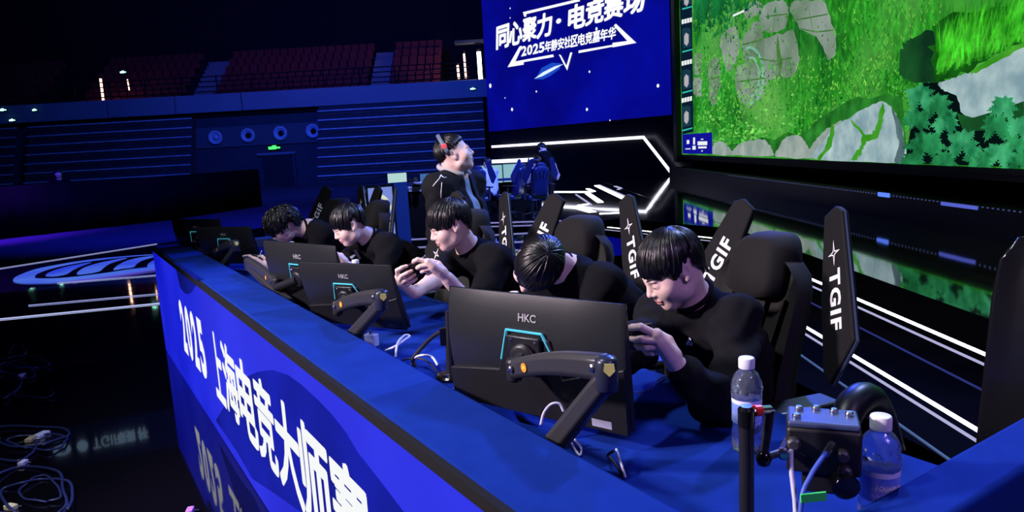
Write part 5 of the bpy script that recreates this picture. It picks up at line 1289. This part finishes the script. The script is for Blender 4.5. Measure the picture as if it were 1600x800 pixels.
    shirt_o = mesh_from(shirt_name, [polyg(T, res, wr=wr)], shirt, o)
    x_ = nd.cross(rt).normalized()
    ringp = [c0+nd*.016+(rt*math.cos(g)+x_*math.sin(g))*(.067+fat) for g in [2*math.pi*i/28 for i in range(29)]]
    MB().tube(ringp, .0085, 8, False).build('collar', shirt, shirt_o, smooth=True)
    if sleeve == 'long':
        for s in (-1, 1):
            a, e, w_ = arms[s]; MB().tube([e.lerp(w_, .84), e.lerp(w_, .90), e.lerp(w_, .965)], [.040*b, .037*b, .033*b], 18).build('cuff', shirt, shirt_o, smooth=True)
    P_ = Sdf(); P_.cap(hp[-1]-UP*.01, hp[1]-UP*.01, .118, .118, .05)
    for s in (-1, 1): P_.cap(hp[s], knees[s], .092, .07, .05); P_.cap(knees[s], feet[s]+UP*.03, .066, .052, .03)
    mesh_from('trousers', [polyg(P_, .012)], trousers, o)
    for s in (-1, 1):
        Q = Sdf(); f0 = feet[s]; Q.cap(f0-UP*.025-F*.04, f0-UP*.032+F*.13, .042, .036, .02); Q.cap(f0, f0-UP*.02, .044, .042, .02); mesh_from('shoe', [polyg(Q, .009)], shoes, o)
    hair_mesh(H, hair).build('hair', hair_m, o, smooth=True, fix=False)
    face_bits(o, H)
    return o, arms, dict(sh=sh, front=front, rt=rt, spine=spine, shirt=shirt_o)
phone_case = mat('phone_case', (.015, .015, .02), .3); phone_scr = emis('phone_screen', (.18, .22, .3), .7)
def grip(center, to_face, right, label, c=1.):
    """phone held landscape: returns the map from phone coordinates and builds the phone"""
    z = Vector(to_face).normalized(); x = (Vector(right)-z*Vector(right).dot(z)).normalized(); y = z.cross(x); o = Vector(center)
    P = lambda a, b, d: o+(x*a+y*b+z*d)*c
    R = Matrix((x, y, z)).transposed()
    e = MB().box((0, 0, 0), (.160, .076, .0085)).build('smartphone', phone_case, bevel=.004, seg=3); e.matrix_world = Matrix.Translation(o) @ R.to_4x4(); tag(e, label, 'phone', None)
    s = MB().box((0, 0, .0043), (.150, .069, .0006)).build('screen', phone_scr); s.parent = e
    l = MB()
    for q in (0, 1): l.lathe([(.006, 0), (.006, .0015), (.004, .002)], 12, (-.066, .026-.016*q, -.0043), (0, 0, -1))
    l.box((-.066, .018, -.0047), (.02, .036, .0012)); l2 = l.build('camera_bump', black_gloss); l2.parent = e
    return P, (x, y, z)
def both(P): return {s: hand_pts(P, s) for s in (-1, 1)}

FQ = -DQ
# nearest player: black sweatshirt, looking down at his phone
H1 = Frame(SQ(1.478, 1.50, 1.168), (-.90, -.26, -.50), UP, roll=-.03, sc=.94)
ph1 = CAM+ray(981, 529)*1.80
P, ax1 = grip(ph1, (H1(0, .09, 0)-ph1)+UP*.08, DS+DQ*.22+UP*.18, 'phone held by the nearest player in the black sweatshirt', 1.)
hd1 = both(P)
o1, ar1, f1 = person('nearest seated player in a black sweatshirt looking down at a phone, in profile', SQ(1.56, 1.84, .56), SQ(1.52, 1.73, .86), SQ(1.495, 1.615, 1.045), H1, hd1, .165, sweat_black, 'sweatshirt', 'long',
    hair=dict(STRAIGHT, n=2400, seed=4, rag=.22, vol=.05, flare=.02, w=.0030, clumps=85, capend=.80), res=.0055, hres=.0026, facing=FQ+DS*.12, bulk=1.04, hand_c=1.0, wr=.0085)
# small white emblem on the sweatshirt
def on_body(o, x, y, off=.006):
    """where the sight line through a picture point meets a garment"""
    d_ = ray(x, y).normalized(); im = o.matrix_world.inverted() if False else Matrix.Identity(4)
    bpy.context.view_layer.update()
    mw = o.matrix_world; mi = mw.inverted(); a = mi @ CAM; b = (mi.to_3x3() @ d_).normalized()
    ok, loc, nrm, _ = o.ray_cast(a, b)
    if not ok: return None
    n_ = (mw.to_3x3() @ nrm).normalized(); return mw @ loc + n_*off
def patch(o, px, name, m):
    P = [on_body(o, x, y) for x, y in px]
    if any(p is None for p in P): return None
    return MB().slab(P, (ray(800, 400)).normalized()*.0015).build(name, m, o)
patch(f1['shirt'], [(1079, 527), (1082, 530), (1077, 538), (1073, 537)], 'chest_emblem', white_paint); patch(f1['shirt'], [(1083, 532), (1084, 538), (1079, 538)], 'chest_emblem', white_paint)
# second player: head hanging right down
H2 = Frame(SQ(2.15, 1.48, 1.105), (-.52, -.20, -.83), Vector((.3, -.6, .5)), roll=.0, sc=.99)
ph2 = SQ(2.16, 1.22, .86); P, _ = grip(ph2, H2(0, .09, 0)-ph2, DS, 'phone held low by the player whose head hangs down', 1.); hd2 = both(P)
person('seated player with his head bowed so low that mostly black hair shows', SQ(2.22, 1.90, .56), SQ(2.14, 1.78, .90), SQ(2.13, 1.615, 1.065), H2, hd2, .185, tee_black, 't_shirt', 'short',
    hair=dict(STRAIGHT, n=1500, seed=9, rad=(.085, .105, .098), vol=.04, rag=.10, flare=.03, w=.0038, capend=.86), res=.007, hres=.0038, facing=FQ, bulk=1.05)
# third player: upright, holding a phone up in front of him
H3 = Frame(SQ(2.985, 1.56, 1.2), (-.93, -.34, -.32), UP, sc=.98)
ph3 = CAM+ray(651, 420)*3.08
P, _ = grip(ph3, (H3(0, .09, 0)-ph3)+UP*.05, DS, 'phone held up by the player in the plain black tee', 1.); hd3 = both(P)
person('seated player in a plain black tee holding a phone up in both hands', SQ(3.00, 1.92, .56), SQ(2.985, 1.85, .86), SQ(3.02, 1.69, 1.055), H3, hd3, .19, tee_black, 't_shirt', 'short',
    hair=dict(STRAIGHT, n=1600, seed=14, vol=.06, rag=.10, flare=.07, w=.0036, capend=.86, line=[(0, -.15), (.7, -.20), (1.05, -.36), (1.25, -.36), (1.42, -.02), (1.75, .0), (2.05, -.72), (math.pi, -1.05)]), res=.006, hres=.003, facing=FQ, bulk=1.1, elbow_pole=-UP*.8-FQ*.5, out=-.12, wr=.004, hand_c=1.08)
# fourth player: printed tee
H4 = Frame(SQ(4.08, 1.45, 1.142), (-.86, -.44, -.44), UP, sc=.98)
ph4 = SQ(3.86, 1.21, .985); P, _ = grip(ph4, H4(0, .09, 0)-ph4, DS, 'phone held by the player in the tee with a pale print', 1.); hd4 = both(P)
o4, _, f4 = person('seated player in a black tee with a pale chest print, glasses-free, head down', SQ(4.12, 1.90, .56), SQ(4.08, 1.76, .86), SQ(4.10, 1.60, 1.035), H4, hd4, .185, tee_black, 't_shirt', 'short',
    hair=dict(STRAIGHT, n=1000, seed=21, vol=.05, rag=.09, w=.0045, capend=.86), res=.008, hres=.004, facing=FQ, bulk=1.08)
o4['label'] = 'seated player in a black tee with a pale chest print, head bowed'
patch(f4['shirt'], [(551, 392), (556, 391), (563, 404), (560, 406)], 'chest_print', mat('pale_print', (.4, .4, .42), .7)); patch(f4['shirt'], [(546, 402), (553, 398), (555, 400), (549, 405)], 'chest_print', mat('pale_print', (.4, .4, .42), .7))
# fifth player: curly hair, bent over the desk
H5 = Frame(SQ(4.97, 1.30, 1.095), (-.80, -.34, -.56), UP, sc=1.0)
ph5 = SQ(4.95, 1.08, .90); P, _ = grip(ph5, H5(0, .09, 0)-ph5, DS, 'phone held by the curly-haired player at the far end', 1.); hd5 = both(P)
person('seated player with curly black hair bent low over the far end of the desk', SQ(5.02, 1.88, .56), SQ(4.95, 1.66, .89), SQ(4.945, 1.47, 1.06), H5, hd5, .19, tee_black, 't_shirt', 'short',
    hair=dict(STRAIGHT, n=900, seed=31, vol=.14, rag=.2, curl=.016, capend=.85, w=.0062, rad=(.088, .108, .10), flare=.08), res=.009, hres=.0045, facing=FQ, bulk=1.12)
# standing man with headphones, looking up at the screen
M0 = Vector((-.325, 4.52, 0)); FM = Vector((.86, -.42, 0)).normalized(); RM = FM.cross(UP)
HM = Frame(Vector((-.330, 4.49, 1.525)), (.95, .06, .30), UP, sc=1.06)
jack = mat('black_jacket', (.009, .009, .011), .85, spec=.15, bump=(300, .25, .001)); pale_tee = mat('pale_blue_tee', (.20, .28, .36), .85, bump=(500, .2, .001))
wr_m = {s: M0+RM*(s*.30)+UP*.80+FM*.06 for s in (-1, 1)}
oM, arM, fM = person('standing heavy man in a black jacket and pale blue tee looking up, headphones on', M0+UP*.88-FM*.02, M0+UP*1.14-FM*.01, M0+UP*1.385-FM*.015, HM, wr_m, .215, pale_tee, 't_shirt', 'short', fat=.012,
    hair=dict(n=520, seed=41, rad=(.079, .098, .091), vol=.015, rag=.03, w=.0045, flare=.0, line=[(0, .42), (.8, .32), (1.2, .0), (1.42, .02), (1.75, .05), (2.05, -.45), (math.pi, -.68)]), res=.007, hres=.0035, facing=FM, bulk=1.0,
    knees={s: M0+RM*(s*.11)+UP*.48+FM*.02 for s in (-1, 1)}, feet={s: M0+RM*(s*.12)+UP*.07 for s in (-1, 1)}, elbow_pole=-FM*.8, wr=.003)
J = Sdf(); pel, ch, nk = M0+UP*.84, M0+UP*1.14-FM*.02, M0+UP*1.385-FM*.02
for s in (-1, 1):
    J.cap(pel+RM*(s*.07), ch+RM*(s*.075), .150, .150, .06); a, e_, w_ = arM[s]
    J.cap(a-UP*.02, e_, .080, .070, .07); J.cap(e_, e_.lerp(w_, .92), .070, .052, .03); J.cap(nk-UP*.03+RM*(s*.06), a-UP*.01, .080, .084, .06)
J.cap(ch, nk-UP*.07, .15, .11, .06); J.cap(pel, ch, .17, .165, .06)
J.cap(nk+FM*.02+UP*.05, nk+FM*.03+UP*.22, .066, .078, .01, True)
for q in range(9):   # open front
    t = q/8; c_ = nk.lerp(pel-UP*.2, t)+FM*(.185+.0*t); J.ell(c_, np.array([[RM[i], FM[i], UP[i]] for i in range(3)]), (.048+.018*t, .16, .10), .01, True)
jk = mesh_from('jacket', [polyg(J, .008, wr=.004)], jack, oM)
cr = [nk+UP*.012+FM*.004+(RM*math.cos(g)*.094+FM*math.sin(g)*.094)+UP*(.028-.03*math.sin(g)) for g in [math.radians(115+310*i/24) for i in range(25)]]
MB().tube(cr, .017, 8).build('collar', mat('jacket_collar_grey', (.42, .40, .42), .8), jk, smooth=True)
pipe = mat('white_piping', (.75, .75, .78), .6)
for px, r in (([(677, 291), (682, 285), (687, 279), (689, 274)], .0032), ([(689, 275), (693, 278), (697, 278)], .003), ([(690, 285), (689.5, 293), (689, 301), (689, 309)], .0022)):
    Pp = [on_body(jk, x, y, .004) for x, y in px]
    Pp = [p for p in Pp if p is not None]
    if len(Pp) > 1: MB().tube(Pp, r, 8).build('piping', pipe, jk, smooth=True)
hp_e = empty('headphones', HM.o, 0, 'headphones worn by the standing man, grey band with a red end over his hair', 'headphones')
band = [HM(.097*math.cos(g), -.030-.02*math.sin(g), .025+.112*math.sin(g)) for g in [math.radians(-5+190*i/20) for i in range(21)]]
mb = MB(); rings = []
for i, p in enumerate(band):
    t = (band[min(i+1, 20)]-band[max(i-1, 0)]).normalized(); nrm_ = (p-HM(0, -.03, .0)).normalized(); nrm_ = (nrm_-t*nrm_.dot(t)).normalized(); sd = t.cross(nrm_)
    rings.append([p+sd*a*.012+nrm_*b*.005 for a, b in ((-1, -.6), (-.6, -1), (.6, -1), (1, -.6), (1, .6), (.6, 1), (-.6, 1), (-1, .6))])
mb.loft(rings).build('head_band', mat('band_grey', (.12, .15, .21), .45), hp_e, smooth=True)
for s in (-1, 1):
    q_ = HM(s*.094, -.036, .062); MB().box((0, 0, 0), (.012, .036, .03)).build('red_slider', mat('slider_red', (.85, .10, .12), .45), None, bevel=.004); bb = [x for x in bpy.data.objects if x.name.startswith('red_slider')][-1]
    bb.matrix_world = Matrix.Translation(q_) @ Matrix((HM.x, HM.y, HM.z)).transposed().to_4x4(); bb.parent = hp_e; bb.matrix_parent_inverse = hp_e.matrix_basis.inverted()
    MB().lathe([(.020, 0), (.022, .005), (.021, .012), (.014, .016)], 20, HM(s*.084, -.046, .036), (HM.x*s)[:]).build('ear_cup', black, hp_e, smooth=True)
# bowed man at the back of the stage, hands clasped behind him
B0 = Vector((1.02, 17.3, 0)); FB = Vector((-.92, .38, 0)).normalized(); RB = FB.cross(UP)
HB = Frame(B0+FB*.16+UP*1.47, FB*.75-UP*.66, UP, sc=1.05)
hb = {s: B0-FB*.20+RB*(s*.05)+UP*(.86+.02*s) for s in (-1, 1)}
person('standing man in black at the back of the stage, head bowed and hands clasped behind', B0+UP*.86, B0+FB*.03+UP*1.14, B0+FB*.09+UP*1.37, HB, hb, .19, tee_black, 't_shirt', 'short',
    hair=dict(STRAIGHT, n=260, seed=51, w=.009), res=.012, hres=.007, facing=FB, bulk=1.08, knees={s: B0+RB*(s*.10)+UP*.46 for s in (-1, 1)}, feet={s: B0+RB*(s*.12)+UP*.07 for s in (-1, 1)}, shoes=shoe_w, elbow_pole=-FB*1.2+UP*.2)
# the other team's player in white
p = aty(770, 330, 16.1); W0 = Vector((p.x, 16.1, 0)); FW = Vector((-.6, .8, 0)).normalized(); RW = FW.cross(UP)
white_tee = mat('white_tee', (.72, .74, .82), .8)
person('far seated player in a white top facing a lit screen', W0+UP*.55, W0+FW*.03+UP*.85, W0+FW*.06+UP*1.06, Frame(W0+FW*.12+UP*1.21, FW-UP*.2, UP, sc=1.04), {s: W0+FW*.40+RW*(s*.12)+UP*.86 for s in (-1, 1)}, .185, white_tee, 't_shirt', 'short',
    hair=dict(STRAIGHT, n=200, seed=61, w=.009), res=.013, hres=.008, facing=FW)
p = aty(846, 335, 16.0); W1 = Vector((p.x, 16.2, 0)); FW = Vector((-.3, .95, 0)).normalized(); RW = FW.cross(UP)
person('far seated player in a pale top half hidden behind the bowed man', W1+UP*.55, W1+FW*.03+UP*.83, W1+FW*.06+UP*1.02, Frame(W1+FW*.14+UP*1.15, FW-UP*.4, UP, sc=1.04), {s: W1+FW*.40+RW*(s*.12)+UP*.84 for s in (-1, 1)}, .185, white_tee, 't_shirt', 'short',
    hair=dict(STRAIGHT, n=200, seed=62, w=.009), res=.013, hres=.008, facing=FW)
# steward in a high-visibility vest behind the barrier
G0 = aty(100, 330, 19.5); G0 = Vector((G0.x, 19.5, 0)); FG = Vector((.45, -.9, 0)).normalized(); RG = FG.cross(UP); gz = aty(100, 293, 19.5).z
vis = mat('vest_green', (.35, .75, .03), .7); dz = gz-1.48
og, _, fg = person('steward in a dark top with lime high-visibility bands behind the barrier', G0+UP*(.86+dz*0), G0+UP*1.12, G0+UP*1.34, Frame(G0+FG*.03+UP*1.52, FG, UP, sc=1.04), {s: G0+RG*(s*.27)+UP*.80+FG*.06 for s in (-1, 1)}, .19, tee_black, 'vest', 'short',
    hair=dict(STRAIGHT, n=160, seed=71, w=.010), res=.014, hres=.009, facing=FG, knees={s: G0+RG*(s*.10)+UP*.46 for s in (-1, 1)}, feet={s: G0+RG*(s*.11)+UP*.07 for s in (-1, 1)}, elbow_pole=-FG)
for z_, r_, hh in ((1.20, .175, .05), (1.10, .178, .03)):
    pts = [G0+UP*z_+RG*(r_*1.15*math.cos(g))+FG*(r_*.85*math.sin(g)) for g in [2*math.pi*i/24 for i in range(25)]]
    mb = MB(); mb.add(pts+[q+UP*hh for q in pts], [(i, i+1, 26+i, 25+i) for i in range(24)]); mb.build('reflective_band', vis, og)
